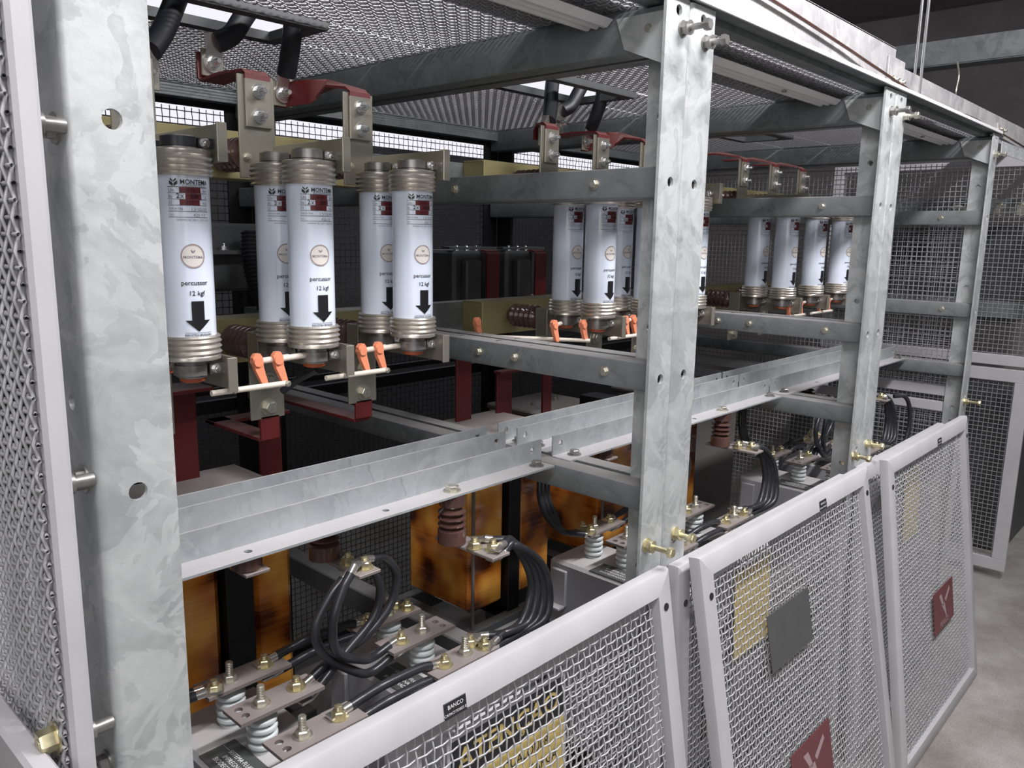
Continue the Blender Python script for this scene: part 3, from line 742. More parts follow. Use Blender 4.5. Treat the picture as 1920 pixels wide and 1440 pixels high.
for b in range(2):
    for k, pn in enumerate(('left', 'middle', 'right')):
        for y, rn in ((FY, 'front'), (FYR, 'rear')):
            lab = f'{rn} white fuse of the {pn} pair in the {("nearest bay", "second bay behind the middle posts")[b]}'
            if base is None: base = make_fuse(FX[0], FY, lab)
            else: dup(base, FX[k]-FX[0]+XB[b], lab, dy=y-FY)
# the photograph shows one more set seen between the two post pairs
FX3 = (1.609+1.045, 1.609+1.28, 3.13)

# =================================================================== FUSE MOUNTS, BUSBARS, CABLES
def insulator(x, y0, y1, z, label, r=.031, ribs=5):
    t = thing('standoff_insulator', label, 'insulator', (x, (y0+y1)/2, z-r), 'brown ribbed standoff insulators behind the fuses')
    L0 = y1-y0; pr = [(0, 0), (r*.62, 0), (r*.7, .006)]; h = .010; st = (L0-.02)/ribs
    for k in range(ribs): pr += [(r*.78, h), (r, h+st*.35), (r, h+st*.6), (r*.78, h+st*.98)]; h += st
    pr += [(r*.7, L0-.004), (r*.62, L0), (0, L0)]
    q = MB(); q.lathe((x, y0, z), (0, 1, 0), pr, 26); build(q, 'porcelain_body', 'brown', t)
    return t
def mount(x, top, label, label_i):
    """upper or lower contact of one phase: side plate carrying two clips, terminal plate behind, insulator"""
    s = 1 if top else -1
    z0, z1 = (.100, .156) if top else (-.245, -.192)
    t = thing('fuse_contact', label, 'fuse holder', (x, .45, z0))
    xp = x+.043
    q = MB(); q.box(xp, xp+.004, .345, .575, z0, z1, .0008); q.box(xp-.012, xp+.004, .341, .346, z0, z1, .0008); build(q, 'side_plate', 'plate', t)
    # terminal plate facing the aisle
    if top: ta, tb = .095, .275
    else: ta, tb = -.357, -.185
    q = MB(); q.box(x-.024, x+.048, .575, .580, ta, tb, .001)
    if not top: q.box(x-.0245, x-.020, .540, .576, -.255, -.185, .0008)
    build(q, 'terminal_plate', 'plate', t)
    for y in (FY, FYR):
        q = MB(); hz0 = FT+.043 if top else FB-.0625; hz1 = hz0+.0135 if top else hz0+.016
        # split collar round the hub, open toward -y/+x
        n = 22; vs = []
        for i in range(n+1):
            A = math.radians(-40) + math.radians(335)*i/n
            for r in (.0245, .0275):
                for z in (hz0, hz1): vs.append((x+r*math.cos(A), y+r*math.sin(A), z))
        fs = []
        for i in range(n):
            a = 4*i; b2 = a+4
            fs += [(a, b2, b2+1, a+1), (a+2, a+3, b2+3, b2+2), (a+1, b2+1, b2+3, a+3), (a, a+2, b2+2, b2)]
        q.add(vs, fs); q.box(x+.019, xp+.001, y-.020, y-.016, hz0, hz1); q.box(x+.022, xp+.001, y-.012, y-.008, hz0, hz1)
        build(q, 'clip', 'black_metal' if top and x < .6 else 'hub', t)
        q = MB(); zz = (hz0+hz1)/2; q.bolt((x+.028, y-.020, zz), (0, -1, 0), .006, .006, .007); build(q, 'clamp_screw', 'bolt_s', t)
    if not top:
        for z in (-.335, -.283):
            q = MB(); q.bolt((x+.014, .575, z), (0, -1, 0), .0125, .010, .003); build(q, 'hex_bolt', 'bolt', t)
    q = MB(); q.bolt((x-.010, .575, (z0+z1)/2+.004*s), (0, -1, 0), .006, .005, .004); build(q, 'hex_bolt', 'bolt', t)
    insulator(x+.002, .582, .69, .140 if top else -.212, label_i)
    return t
names = [[('left', 'nearest bay'), ('middle', 'nearest bay'), ('right', 'nearest bay')], [('left', 'second bay'), ('middle', 'second bay'), ('right', 'second bay')]]
for b in range(2):
    for k, x in enumerate(FX):
        pn, bn = names[b][k]
        for top in (True, False):
            mount(x+XB[b], top, f'{"upper" if top else "lower"} contact assembly holding the {pn} fuse pair in the {bn}', f'brown insulator behind the {"upper" if top else "lower"} end of the {pn} fuse pair in the {bn}')
    xo = XB[b]
    for z0, z1, lv in ((.100, .190, 'upper'), (-.262, -.172, 'lower')):
        t = thing('mounting_channel', f'{lv} yellow zinc channel behind the fuses in the {("nearest", "second")[b]} bay', 'channel', (.79+xo, .72, z0))
        q = MB(); x0, x1 = .455+xo, 1.13+xo; q.box(x0, x1, .69, .695, z0, z1, .001); q.box(x0, x1, .695, .765, z1-.005, z1, .001); q.box(x0, x1, .695, .765, z0, z0+.005, .001); q.box(x0, x0+.003, .695, .765, z0+.005, z1-.005)
        build(q, 'channel_body', 'yellow', t)
        a, c = ((.285, X1L-.06), (X1R+.06, X2L-.06))[b]
        t = thing('support_rail', f'{lv} galvanized rail behind the yellow channel in the {("nearest", "second")[b]} bay', 'rail', ((a+c)/2, .80, z0))
        q = MB(); q.box(a, c, .766, .771, z0+.02, z0+.085, .001); q.box(a, c, .771, .81, z0+.08, z0+.085); build(q, 'rail_section', 'galv_in', t)

# striker linkages: orange levers on a cream rod
def lever(t, x, y, z, ang=.45):
    q = MB(); c, s = math.cos(ang), math.sin(ang)
    pts = [(-.0085, .006), (-.004, .012), (.004, .012), (.0085, .006), (.010, -.012), (.0135, -.040), (.008, -.044), (.001, -.040), (-.004, -.018)]
    P = [(x-.004, y-(a*c-(b2)*s*.55), z+b2*c+a*s*.3) for a, b2 in pts]
    q.prism(P, (.008, 0, 0)); q.cyl((x-.008, y, z), (x+.008, y, z), .007, 14)
    return q
def linkage(x0, x1, y, z, ends, label):
    t = thing('striker_linkage', label, 'linkage', ((x0+x1)/2, y, z-.05))
    q = MB()
    for (a, c) in ends: q.cyl((a, y, z), (c, y, z), .0052, 12)
    build(q, 'upper_rod', 'rod', t)
    return t
def link_unit(xa, xb, y, z, label, dy=.05):
    """two levers side by side on stub rods, tied by a lower rod"""
    t = thing('striker_linkage', label, 'linkage', (xa, y, z-.06))
    for x in (xa, xb):
        pts = [(-.010, .007), (-.005, .013), (.005, .013), (.010, .006), (.011, -.010), (.0195, -.040), (.015, -.044), (.009, -.041), (-.005, -.014)]
        P = [(x+a*.9, y-.004-b2*.0, z+b2) for a, b2 in pts]
        q = MB(); q.prism(P, (0, .009, 0)); q.cyl((x, y-.007, z), (x, y+.008, z), .008, 14); build(q, 'orange_lever', 'orange', t)
        q = MB(); q.cyl((x, y, z), (x+.065, y+.012, z+.0), .0052, 12); build(q, 'stub_rod', 'rod', t)
    q = MB(); q.cyl((xa-.085, y-.010, z-.040), (xb+.012, y-.010, z-.040), .0048, 12); build(q, 'tie_rod', 'rod', t)
    q = MB(); q.bolt((xb+.010, y-.013, z-.040), (0, -1, 0), .004, .003, .002); build(q, 'screw', 'bolt', t); q = MB(); q.bolt((xb-.010-.075, y-.013, z-.040), (0, -1, 0), .0035, .003, .002); build(q, 'screw', 'bolt', t)
    return t
link_unit(.665, .702, .375, -.208, 'orange lever linkage between the left and middle fuse pairs of the nearest bay')
link_unit(.888, .927, .395, -.213, 'orange lever linkage between the middle and right fuse pairs of the nearest bay')
def far_link(x, lab):
    t = thing('striker_linkage', lab, 'linkage', (x, .45, -.27))
    for dx, y in ((-.22, .60), (-.115, .44), (-.052, .40)):
        pts = [(-.010, .007), (-.005, .013), (.005, .013), (.010, .006), (.011, -.012), (.0185, -.038), (.013, -.042), (.006, -.039), (-.004, -.016)]
        q = MB(); q.prism([(x+dx+a, y-.004, -.212+b2) for a, b2 in pts], (0, .009, 0)); q.cyl((x+dx, y-.007, -.212), (x+dx, y+.008, -.212), .008, 14); build(q, 'orange_lever', 'orange', t)
        if dx > -.2:
            q = MB(); q.cyl((x+dx, y, -.212), (x+dx+.05, y+.02, -.212), .0048, 10); build(q, 'stub_rod', 'rod', t)
    q = MB(); q.cyl((x-.24, .60, -.243), (x-.035, .39, -.251), .0048, 10); build(q, 'tie_rod', 'rod', t)
far_link(1.611, 'orange lever linkage beside the left fuse pair of the second bay')
link_unit(1.74, 1.775, .40, -.213, 'orange lever linkage between the left and middle fuse pairs of the second bay')

# upper red busbars with bolted silver ends + thick black cables
def red_top(x, path, lug, label, cable_to, clabel):
    t = thing('red_busbar', label, 'busbar', (x+.014, .57, .19))
    q = MB(); q.box(x-.012, x+.040, .569, .5745, .185, .268, .001); build(q, 'bare_end', 'plate', t)
    q = MB(); q.ribbon(path); build(q, 'red_bar', 'red', t)
    for z in (.205, .248):
        q = MB(); q.bolt((x+.014, .569, z), (0, -1, 0), .0098, .008, .016); build(q, 'hex_bolt', 'bolt_s', t)
    lx, ly, lz = lug
    q = MB(); q.box(lx-.022, lx+.022, ly, ly+.005, lz-.026, lz+.024, .001); build(q, 'bare_end', 'plate', t)
    c = thing('power_cable', clabel, 'cable', (lx, ly-.004, lz-.02))
    q = MB(); q.lathe((lx, ly-.004, lz), (0, 1, 0), [(0, 0), (.020, 0), (.020, .004), (0, .004)], 20); q.ribbon([((lx, ly-.003, lz+.005), (.034, 0, 0), (0, .004, 0)), ((lx+.003, ly-.006, lz+.03), (.034, 0, 0), (0, .008, 0)), ((lx+.004, ly-.010, lz+.05), (.036, 0, 0), (0, .02, 0))]); build(q, 'cable_lug', 'lug', c)
    q = MB(); q.bolt((lx, ly-.004, lz), (0, -1, 0), .0105, .008, .016); build(q, 'hex_bolt', 'bolt_s', c)
    q = MB(); q.tube([(lx+.003, ly-.010, lz+.035)] + cable_to, .0195, 14); build(q, 'black_sheath', 'cable_dark', c)
def upx(a, b2, c): return (a, b2, c)
for b in range(2):
    xo = XB[b]; bn = ('nearest', 'second')[b]
    xA, xB_, xC = (x+xo for x in FX)
    T = .005
    # A: rises and turns back
    red_top(xA, [((xA+.014, .572, .262), (.05, 0, 0), (0, T, 0)), ((xA+.014, .573, .276), (.05, 0, 0), (0, T, 0)), ((xA+.014, .58, .282), (.05, 0, 0), (0, 0, T)), ((xA+.03, .62, .284), (.05, 0, 0), (0, 0, T)), ((xA+.055, .64, .284), (.05, 0, 0), (0, 0, T)), ((xA+.06, .652, .275), (.05, 0, 0), (0, T, 0)), ((xA+.06, .652, .25), (.05, 0, 0), (0, T, 0))],
            (xA+.065, .640, .262), f'dark red busbar above the left fuse pair in the {bn} bay', [(xA+.105, .655, .34), (xA+.146, .687, .404), (xA+.20, .72, .50), (xA+.27, .76, .64), (xA+.33, .80, .80)], f'left of three thick black cables rising through the roof of the {bn} bay')
    red_top(xB_, [((xB_+.014, .572, .262), (.05, 0, 0), (0, T, 0)), ((xB_+.014, .573, .277), (.05, 0, 0), (0, T, 0)), ((xB_+.014, .582, .283), (.05, 0, 0), (0, 0, T)), ((xB_+.012, .66, .286), (.05, 0, 0), (0, 0, T)), ((xB_+.012, .735, .282), (.05, 0, 0), (0, 0, T)), ((xB_+.012, .743, .288), (.05, 0, 0), (0, T, 0)), ((xB_+.012, .743, .335), (.05, 0, 0), (0, T, 0))],
            (xB_+.014, .733, .318), f'dark red busbar above the middle fuse pair in the {bn} bay', [(xB_+.045, .715, .37), (xB_+.068, .710, .404), (xB_+.12, .71, .48), (xB_+.20, .74, .60), (xB_+.30, .78, .80)], f'middle of three thick black cables rising through the roof of the {bn} bay')
    red_top(xC, [((xC+.014, .572, .262), (.05, 0, 0), (0, T, 0)), ((xC+.014, .573, .277), (.05, 0, 0), (0, T, 0)), ((xC+.012, .584, .284), (.05, 0, 0), (0, 0, T)), ((xC+.005, .64, .296), (.05, 0, .008), (0, 0, T)), ((xC-.005, .675, .292), (.035, .01, .04), (0, .003, T)), ((xC-.015, .70, .288), (.008, .01, .05), (T, 0, 0)), ((xC-.03, .74, .286), (.004, 0, .05), (T, T, 0)), ((xC-.04, .765, .283), (0, 0, .05), (0, T, 0)), ((xC-.058, .767, .283), (0, 0, .05), (0, T, 0))],
            (xC-.046, .757, .286), f'brighter red twisted busbar above the right fuse pair in the {bn} bay', [(xC-.046, .728, .355), (xC-.050, .706, .404), (xC-.045, .70, .48), (xC-.03, .70, .60), (xC+.0, .70, .80)], f'right of three thick black cables rising through the roof of the {bn} bay')

# third visible fuse set (seen between the posts): three pairs nearer the far posts
for k, (x, pn) in enumerate(((2.665, 'left'), (2.905, 'middle'), (3.150, 'right'))):
    for y, rn in ((FY, 'front'), (FYR, 'rear')):
        if k and y == FYR: continue
        dup(base, x-FX[0], f'{rn} white fuse of the {pn} pair in the farthest bay', dy=y-FY)
    for top in (True, False):
        mount(x, top, f'{"upper" if top else "lower"} contact assembly holding the {pn} fuse in the farthest bay', f'brown insulator behind the {"upper" if top else "lower"} end of the {pn} fuse in the farthest bay')
    t = thing('red_busbar', f'red bar with two bolts above the {pn} fuse in the farthest bay', 'busbar', (x+.014, .57, .19))
    q = MB(); q.box(x-.012, x+.040, .569, .5745, .185, .268, .001); build(q, 'bare_end', 'plate', t)
    q = MB(); q.ribbon([((x+.014, .572, .262), (.05, 0, 0), (0, T, 0)), ((x+.014, .573, .277), (.05, 0, 0), (0, T, 0)), ((x+.012, .584, .284), (.05, 0, 0), (0, 0, T)), ((x-.02, .66, .30), (.05, 0, .01), (0, 0, T)), ((x-.04, .75, .295), (.05, 0, 0), (0, 0, T))]); build(q, 'red_bar', 'red', t)
    for z in (.205, .248):
        q = MB(); q.bolt((x+.014, .569, z), (0, -1, 0), .0098, .008, .016); build(q, 'hex_bolt', 'bolt_s', t)
for z0, z1, lv in ((.100, .190, 'upper'), (-.262, -.172, 'lower')):
    t = thing('mounting_channel', f'{lv} yellow zinc channel behind the fuses in the farthest bay', 'channel', (2.9, .72, z0))
    q = MB(); q.box(2.55, 3.25, .69, .695, z0, z1, .001); q.box(2.55, 3.25, .695, .765, z1-.005, z1, .001); build(q, 'channel_body', 'yellow', t)
link_unit(2.70, 2.80, .385, -.218, 'orange lever linkage under the left fuses of the farthest bay')
link_unit(2.96, 3.05, .385, -.218, 'orange lever linkage under the middle fuse of the farthest bay')

# =================================================================== LOWER RED BUSBARS, DUSTY EQUIPMENT, CONTACTORS
def red_low(name_label, segs, loc):
    t = thing('red_busbar', name_label, 'busbar', loc)
    q = MB()
    for s in segs: q.box(*s, .0012)
    build(q, 'red_bar', 'red', t); return t
red_low('wide vertical red busbar left of the first lower terminal plate', [(.70, .762, .80, .808, -.60, -.31), (.60, .762, .72, .80, -.318, -.31)], (.73, .80, -.60))
red_low('red busbar stepping down under the middle lower terminal plate in the nearest bay', [(.782, .822, .575, .583, -.40, -.352), (.80-.02, .822, .583, .80, -.402, -.394), (.905, .96, .80, .808, -.62, -.39), (.78, .96, .76, .80, -.402, -.394)], (.80, .7, -.62))
red_low('short red busbar under the right lower terminal plate in the nearest bay', [(1.006, 1.048, .575, .583, -.392, -.352), (1.006, 1.048, .583, .90, -.400, -.392)], (1.02, .7, -.40))
red_low('vertical red bar behind the middle cross beam, leftmost of three', [(1.513, 1.571, .80, .808, -.62, -.31)], (1.54, .80, -.62))
red_low('vertical red bar behind the middle cross beam, second of three', [(1.677, 1.742, .80, .808, -.62, -.395)], (1.70, .80, -.62))
red_low('red bracket joining two vertical bars behind the middle cross beam', [(1.66, 1.93, .77, .80, -.395, -.387), (1.885, 1.928, .80, .808, -.60, -.395)], (1.80, .8, -.6))
def dusty_box(x0, x1, y0, y1, z0, z1, label):
    t = thing('equipment_box', label, 'box', ((x0+x1)/2, (y0+y1)/2, z0))
    q = MB(); q.box(x0, x1, y0, y1, z0, z1-.02, .004); build(q, 'housing', 'dusty_box', t)
    q = MB(); q.box(x0-.006, x1+.006, y0-.006, y1+.006, z1-.02, z1, .005); build(q, 'lid', 'dusty_box', t)
    for fx in (.3, .7):
        q = MB(); q.bolt((x0+(x1-x0)*fx, (y0+y1)/2, z1), (0, 0, 1), .009, .008, .015); build(q, 'terminal_stud', 'bolt', t)
dusty_box(2.05, 2.36, .93, 1.2, -H, -.60, 'dusty pale-topped box deep in the second bay')
dusty_box(2.75, 3.20, .80, 1.15, -H, -.62, 'dusty pale-topped box at the back of the farthest bay')
for x0, x1, rx, lab in ((1.80, 1.99, 1.955, 'left'), (2.05, 2.24, 2.20, 'right')):
    t = thing('contactor', f'dark grey contactor with a red bar, {lab} of the two at the back', 'switch', ((x0+x1)/2, 1.2, -.25))
    q = MB(); q.box(x0, x1-.05, 1.12, 1.3, -.25, -.05, .01); q.box(x0+.03, x1-.09, 1.09, 1.12, -.22, -.08, .006); build(q, 'housing', 'device', t)
    q = MB(); q.ribbon([((rx, 1.14, -.05), (.06, 0, 0), (0, 0, .006)), ((rx, 1.10, -.052), (.06, 0, 0), (0, .002, .006)), ((rx, 1.095, -.06), (.06, 0, 0), (0, .006, 0)), ((rx, 1.095, -.24), (.06, 0, 0), (0, .006, 0))]); build(q, 'red_strap', 'red', t)
    for i in range(3):
        q = MB(); q.bolt((x0+.03+.045*i, 1.14, -.05), (0, 0, 1), .008, .007, .01); build(q, 'terminal_screw', 'bolt_s', t)
    q = MB(); q.box(x0-.01, x1+.02, 1.13, 1.17, -.045, -.038); build(q, 'top_strap', 'device', t)
t = thing('device_rail', 'grey rail carrying the two contactors at the back', 'rail', (2.0, 1.2, -.31)); q = MB(); q.box(1.55, 2.33, 1.10, 1.106, -.315, -.255, .001); q.box(1.55, 2.33, 1.106, 1.32, -.260, -.255); build(q, 'rail_section', 'galv_in', t)
t = thing('equipment_box', 'flat dark control box behind the left fuse pair', 'box', (1.15, 1.3, -.2)); q = MB(); q.box(1.02, 1.32, 1.22, 1.42, -.16, .02, .008); build(q, 'housing', 'device', t); q = MB(); q.box(1.0, 1.34, 1.18, 1.22, -.06, -.05); build(q, 'terminal_strip', 'device', t)
for i in range(3):
    q = MB(); q.bolt((1.05+.07*i, 1.2, -.05), (0, 0, 1), .008, .008, .012); build(q, 'terminal_screw', 'bolt_s', t)
q = MB(); q.tube([(1.11, 1.17, .0), (1.105, 1.16, -.06), (1.105, 1.15, -.12), (1.12, 1.14, -.18), (1.15, 1.13, -.23), (1.20, 1.13, -.26)], [(.024 if i % 2 else .0195) for i in range(61)], 14, 12); tag(build(q, 'corrugated_hose', 'rubber'), 'black corrugated hose curving down behind the middle fuse pair', 'hose')
# small loose auxiliary cable
q = MB(); q.tube([(.80, .41, -.240), (.793, .425, -.25), (.782, .45, -.265), (.770, .475, -.285)], .0065, 10); tag(build(q, 'control_cable', 'cable'), 'short black wire dropping from under the middle front fuse', 'cable')

# =================================================================== REACTORS
def reactor(x0, label, yf=.6, coils=((0, .128), (.185, .32)), z0=-.985, z1=-.53, dy=.25, zc=-.57):
    t = thing('wound_reactor', label, 'reactor', (x0+.2, yf+dy/2, z0-.05))
    for k, (a, c) in enumerate(coils):
        q = MB(); q.box(x0+a, x0+c, yf, yf+dy, z0, z1, .012); build(q, 'amber_coil', 'amber', t)
    for k in range(len(coils)-1):
        a = x0+coils[k][1]+.006; c = x0+coils[k+1][0]-.006
        q = MB(); q.box(a, c, yf-.012, yf+dy, z0-.06, zc+.04, .002); build(q, 'laminated_core', 'core', t)
    q = MB(); a = x0+coils[0][0]-.03; c = x0+coils[-1][1]+.03
    q.box(a, c, yf-.03, yf-.0, z0-.09, z0-.03, .002); build(q, 'base_clamp', 'support', t); q = MB(); q.box(a, c, yf+dy, yf+dy+.03, z0-.09, z0-.03, .002); build(q, 'base_clamp', 'support', t)
    for xx in (a, c-.04):
        q = MB(); q.box(xx, xx+.04, yf, yf+dy, -H, z0-.031, .002); build(q, 'support_leg', 'support', t)
    q = MB(); q.box(a+.02, c-.02, yf+.01, yf+dy-.005, z1+.001, z1+.012, .003); build(q, 'top_cover', 'dusty_box', t)
    q = MB(); xr = x0-.008; q.cyl((xr, yf-.018, z0-.03), (xr, yf-.018, z1+.04), .0045, 10); build(q, 'clamp_rod', 'busbar', t)
    return t
reactor(.525, 'amber wound reactor with black core behind the nearest capacitors', .6, ((0, .17), (.24, .330)))
reactor(1.375, 'amber wound reactor seen between the rails and the first post pair', .6, ((0, .128), (.185, .322)))
reactor(1.93, 'amber wound reactor farther back in the second bay', .6, ((0, .20), (.30, .585)), z1=-.60)
# low base frame under everything
for i, (a, c, bn) in enumerate(((.29, X1L, 'first bay'), (X1R, X2L, 'second bay'), (X2R, X3, 'third bay'))):
    for y, k in ((.12, 'front'), (.47, 'middle')):
        t = thing('base_channel', f'{k} floor-level support channel in the {bn}', 'channel', ((a+c)/2, y, -1.36)); q = MB(); q.box(a, c, y-.025, y+.025, -1.35, -1.345); q.box(a, c, y-.025, y-.02, -H, -1.35); build(q, 'channel_section', 'support', t)
t = thing('support_beam', 'dark painted channel running back beside the second capacitor', 'beam', (1.22, .7, -.95))
q = MB(); q.box(1.19, 1.24, .25, 1.3, -.99, -.93, .003); build(q, 'beam_section', 'support', t)
t = thing('support_beam', 'dark painted channel in front of the amber coils of the second bay', 'beam', (1.3, .55, -1.1))
q = MB(); q.box(1.10, 2.2, .545, .565, -1.09, -1.03, .003); build(q, 'beam_section', 'support', t)

# =================================================================== CAPACITORS
def make_cap(x, label):
    t = thing('capacitor', label, 'capacitor', (x, .295, -1.34), 'grey capacitor tanks with white bushings')
    ZT = -.839
    q = MB(); q.box(x-.09, x+.09, .105, .485, -1.345, ZT, .008); build(q, 'tank', 'tank', t)
    for y in (.182, .303, .424-.018):
        q = MB(); pr = [(0, 0), (.021, 0), (.021, .004)]; h = .005
        for k in range(4): pr += [(.0165, h), (.0245, h+.004), (.0255, h+.0075), (.0245, h+.0105), (.0165, h+.0135)]; h += .0140
        pr += [(.0135, h+.002), (.0135, .0715), (0, .0715)]
        q.lathe((x, y, ZT), (0, 0, 1), pr, 28); build(q, 'bushing', 'white_por', t)
    # handle bracket on the left side
    q = MB(); q.box(x-.10, x-.09, .42, .47, ZT-.12, ZT-.02, .002); q.box(x-.125, x-.10, .42, .47, ZT-.12, ZT-.115); build(q, 'bracket', 'tank', t)
    p = MB(); lx0, lx1, ly0, ly1 = x-.082, x-.026, .215, .375
    p.box(x-.085, x-.022, .225, .355, ZT+.0004, ZT+.0016); o = build(p, 'rating_plate', 'sign_grey', t)
    p = MB(); fn = lambda u, v: (x-.052+v*1.0, .29-u*-1.0, ZT+.0021)
    def fn(u, v): return (x-.0535-u*0+v, .29-u, ZT+.0021)
    fn = lambda u, v: (x-.060+v, .290-u, ZT+.0021)
    for i, s in enumerate(('SISTEMA FLUIDO', 'IMPREGNANTE', 'BIODEGRADAVEL')): put_text(p, s, .0125, lambda u, v: (x-.060-i*.0 + v - .0, .29+u*-1, ZT+.0021), 0, .012-.013*i, sx=.85)
    p.add([(x-.044, .228, ZT+.002), (x-.0435, .228, ZT+.002), (x-.0435, .352, ZT+.002), (x-.044, .352, ZT+.002)], [(0, 1, 2, 3)])
    build(p, 'lettering', 'print_white', o, 0)
    return t
CX = (.607, .953, 1.645, 1.990, 2.710, 3.055)
clab = ('nearest grey capacitor at the lower left, tank label in view', 'second grey capacitor, under the cable loop', 'third grey capacitor, left of the middle post pair', 'fourth grey capacitor, right of the middle post pair', 'fifth grey capacitor, left of the farther post pair', 'sixth grey capacitor, mostly behind the farther posts')
c0 = make_cap(CX[0], clab[0])
for i in range(1, 6): dup(c0, CX[i]-CX[0], clab[i])
ZB = -.7665
RW = ('front', 'middle', 'rear')
YS = (.182, .303, .406)
capw = ('nearest', 'second', 'third', 'fourth', 'fifth', 'sixth')
for i, cx in enumerate(CX):
    left = i % 2 == 0      # first of its bay: bar reaches right, spare holes on the left end
    for j, y in enumerate(YS):
        t = thing('link_busbar', f'{RW[j]} flat link bar on the {capw[i]} capacitor', 'busbar', (cx, y, ZB), 'dusty flat link bars on the capacitor bushings')
        x0, x1 = (cx-.052, cx+.103) if left else (cx-.093, cx+.062)
        u = (lambda a: a) if left else (lambda a: .155-a)
        q = MB(); q.plate((x0, y-.029, ZB), (1, 0, 0), (0, 1, 0), (0, 0, 1), .155, .058, .006, [(u(.018), .018, .0068), (u(.018), .040, .0068)]); build(q, 'flat_bar', 'busbar', t, 30)
        q = MB(); q.bolt((cx, y, ZB+.006), (0, 0, 1), .0115, .009, .026, rs=.0068); build(q, 'terminal_stud', 'busbar' if False else 'bolt', t)
        bl = [(cx+.066, y)] if left else [(cx-.055, y-.004)]
        if not left and j != 1: bl += [(cx+.028, y+.016), (cx+.040, y-.010)]
        if left and j == 2: bl += [(cx-.035, y-.014)]
        if i == 2 and j == 2: bl += [(cx-.030, y+.015)]
        for (bx_, by_) in bl:
            q = MB(); q.bolt((bx_, by_, ZB+.006), (0, 0, 1), .0118, .011, .012); build(q, 'hex_bolt', 'bolt_y', t)

def cable(pts, label, r=.0082, group=None, ends=(1, 1)):
    P = [V3(p) for p in pts]
    t = thing('jumper_cable', label, 'cable', tuple(P[0]), group)
    q = MB(); q.tube(P, r, 12, 8); build(q, 'black_sheath', 'cable', t)
    for k, (a, c) in enumerate(((P[0], P[1]), (P[-1], P[-2]))):
        if not ends[k]: continue
        d = (a-c).normalized(); q = MB()
        q.cyl(a-d*.006, a+d*.016, .0078, 12); e = a+d*.016; f = V3((d.x, d.y, 0)).normalized() if abs(d.z) < .95 else V3((-1, 0, 0))
        sd = V3((-f.y, f.x, 0)); g = e+f*.026
        q.ribbon([(a+d*.012, sd*.013, V3((0, 0, .010))), (e+f*.004, sd*.018, V3((0, 0, .005))), (g, sd*.020, V3((0, 0, .004)))])
        build(q, 'cable_lug', 'lug', t)
    return t
zc = ZB+.009
G = 'black jumper cables between the capacitor link bars'
for b in range(3):
    c1, c2 = CX[2*b], CX[2*b+1]; bn = ('nearest', 'second', 'farthest')[b]
    for j, y in ((0, .182), (2, .406)):
        for k, (dy, dz, w_) in enumerate(((.004, .004, 'upper'), (-.012, -.016, 'lower'))):
            a = c1+.092; e = c2-.082
            pts = [(a, y+dy, zc+dz), (a+.03, y+dy, zc+dz+.004), ((a+e)/2-.02, y+dy-.006, zc+dz+.012), (e-.03, y+dy, zc+dz+.006), (e, y+dy, zc+dz)]
            cable(pts, f'{w_} straight black cable joining the {RW[j]} link bars of the {bn} bay')
# insulators hung from the rails, their bars and loops
def hang_insulator(x, y, label, z1=-.4765, z0=-.572, r=.027):
    t = thing('post_insulator', label, 'insulator', (x, y, z0), 'brown post insulators hung under the rails')
    hh = z1-z0; pr = [(0, 0), (r, 0), (r, .026), (r*.62, .031)]
    h = .031
    for k in range(3): pr += [(r*.62, h), (r*.98, h+.004), (r, h+.006), (r*.62, h+.0125)]; h += .0125
    pr += [(r*.66, h), (r*.92, h+.006), (r*.92, hh), (0, hh)]
    q = MB(); q.lathe((x, y, z0), (0, 0, 1), pr, 28); build(q, 'porcelain_body', 'brown', t)
    q = MB(); q.bolt((x, y, z1+.005), (0, 0, 1), .0125, .009, 0); build(q, 'hex_bolt', 'bolt', t)
    return t
def drop_bar(x, y0, y1, z, label, bolts, w=.046):
    t = thing('drop_busbar', label, 'busbar', (x, (y0+y1)/2, z))
    q = MB(); q.box(x-w/2, x+w/2, y0, y1, z, z+.006, .001); build(q, 'flat_bar', 'busbar', t)
    for (bx_, by_) in bolts:
        q = MB(); q.bolt((bx_, by_, z+.006), (0, 0, 1), .0118, .011, .012); build(q, 'hex_bolt', 'bolt_y', t)
    return t
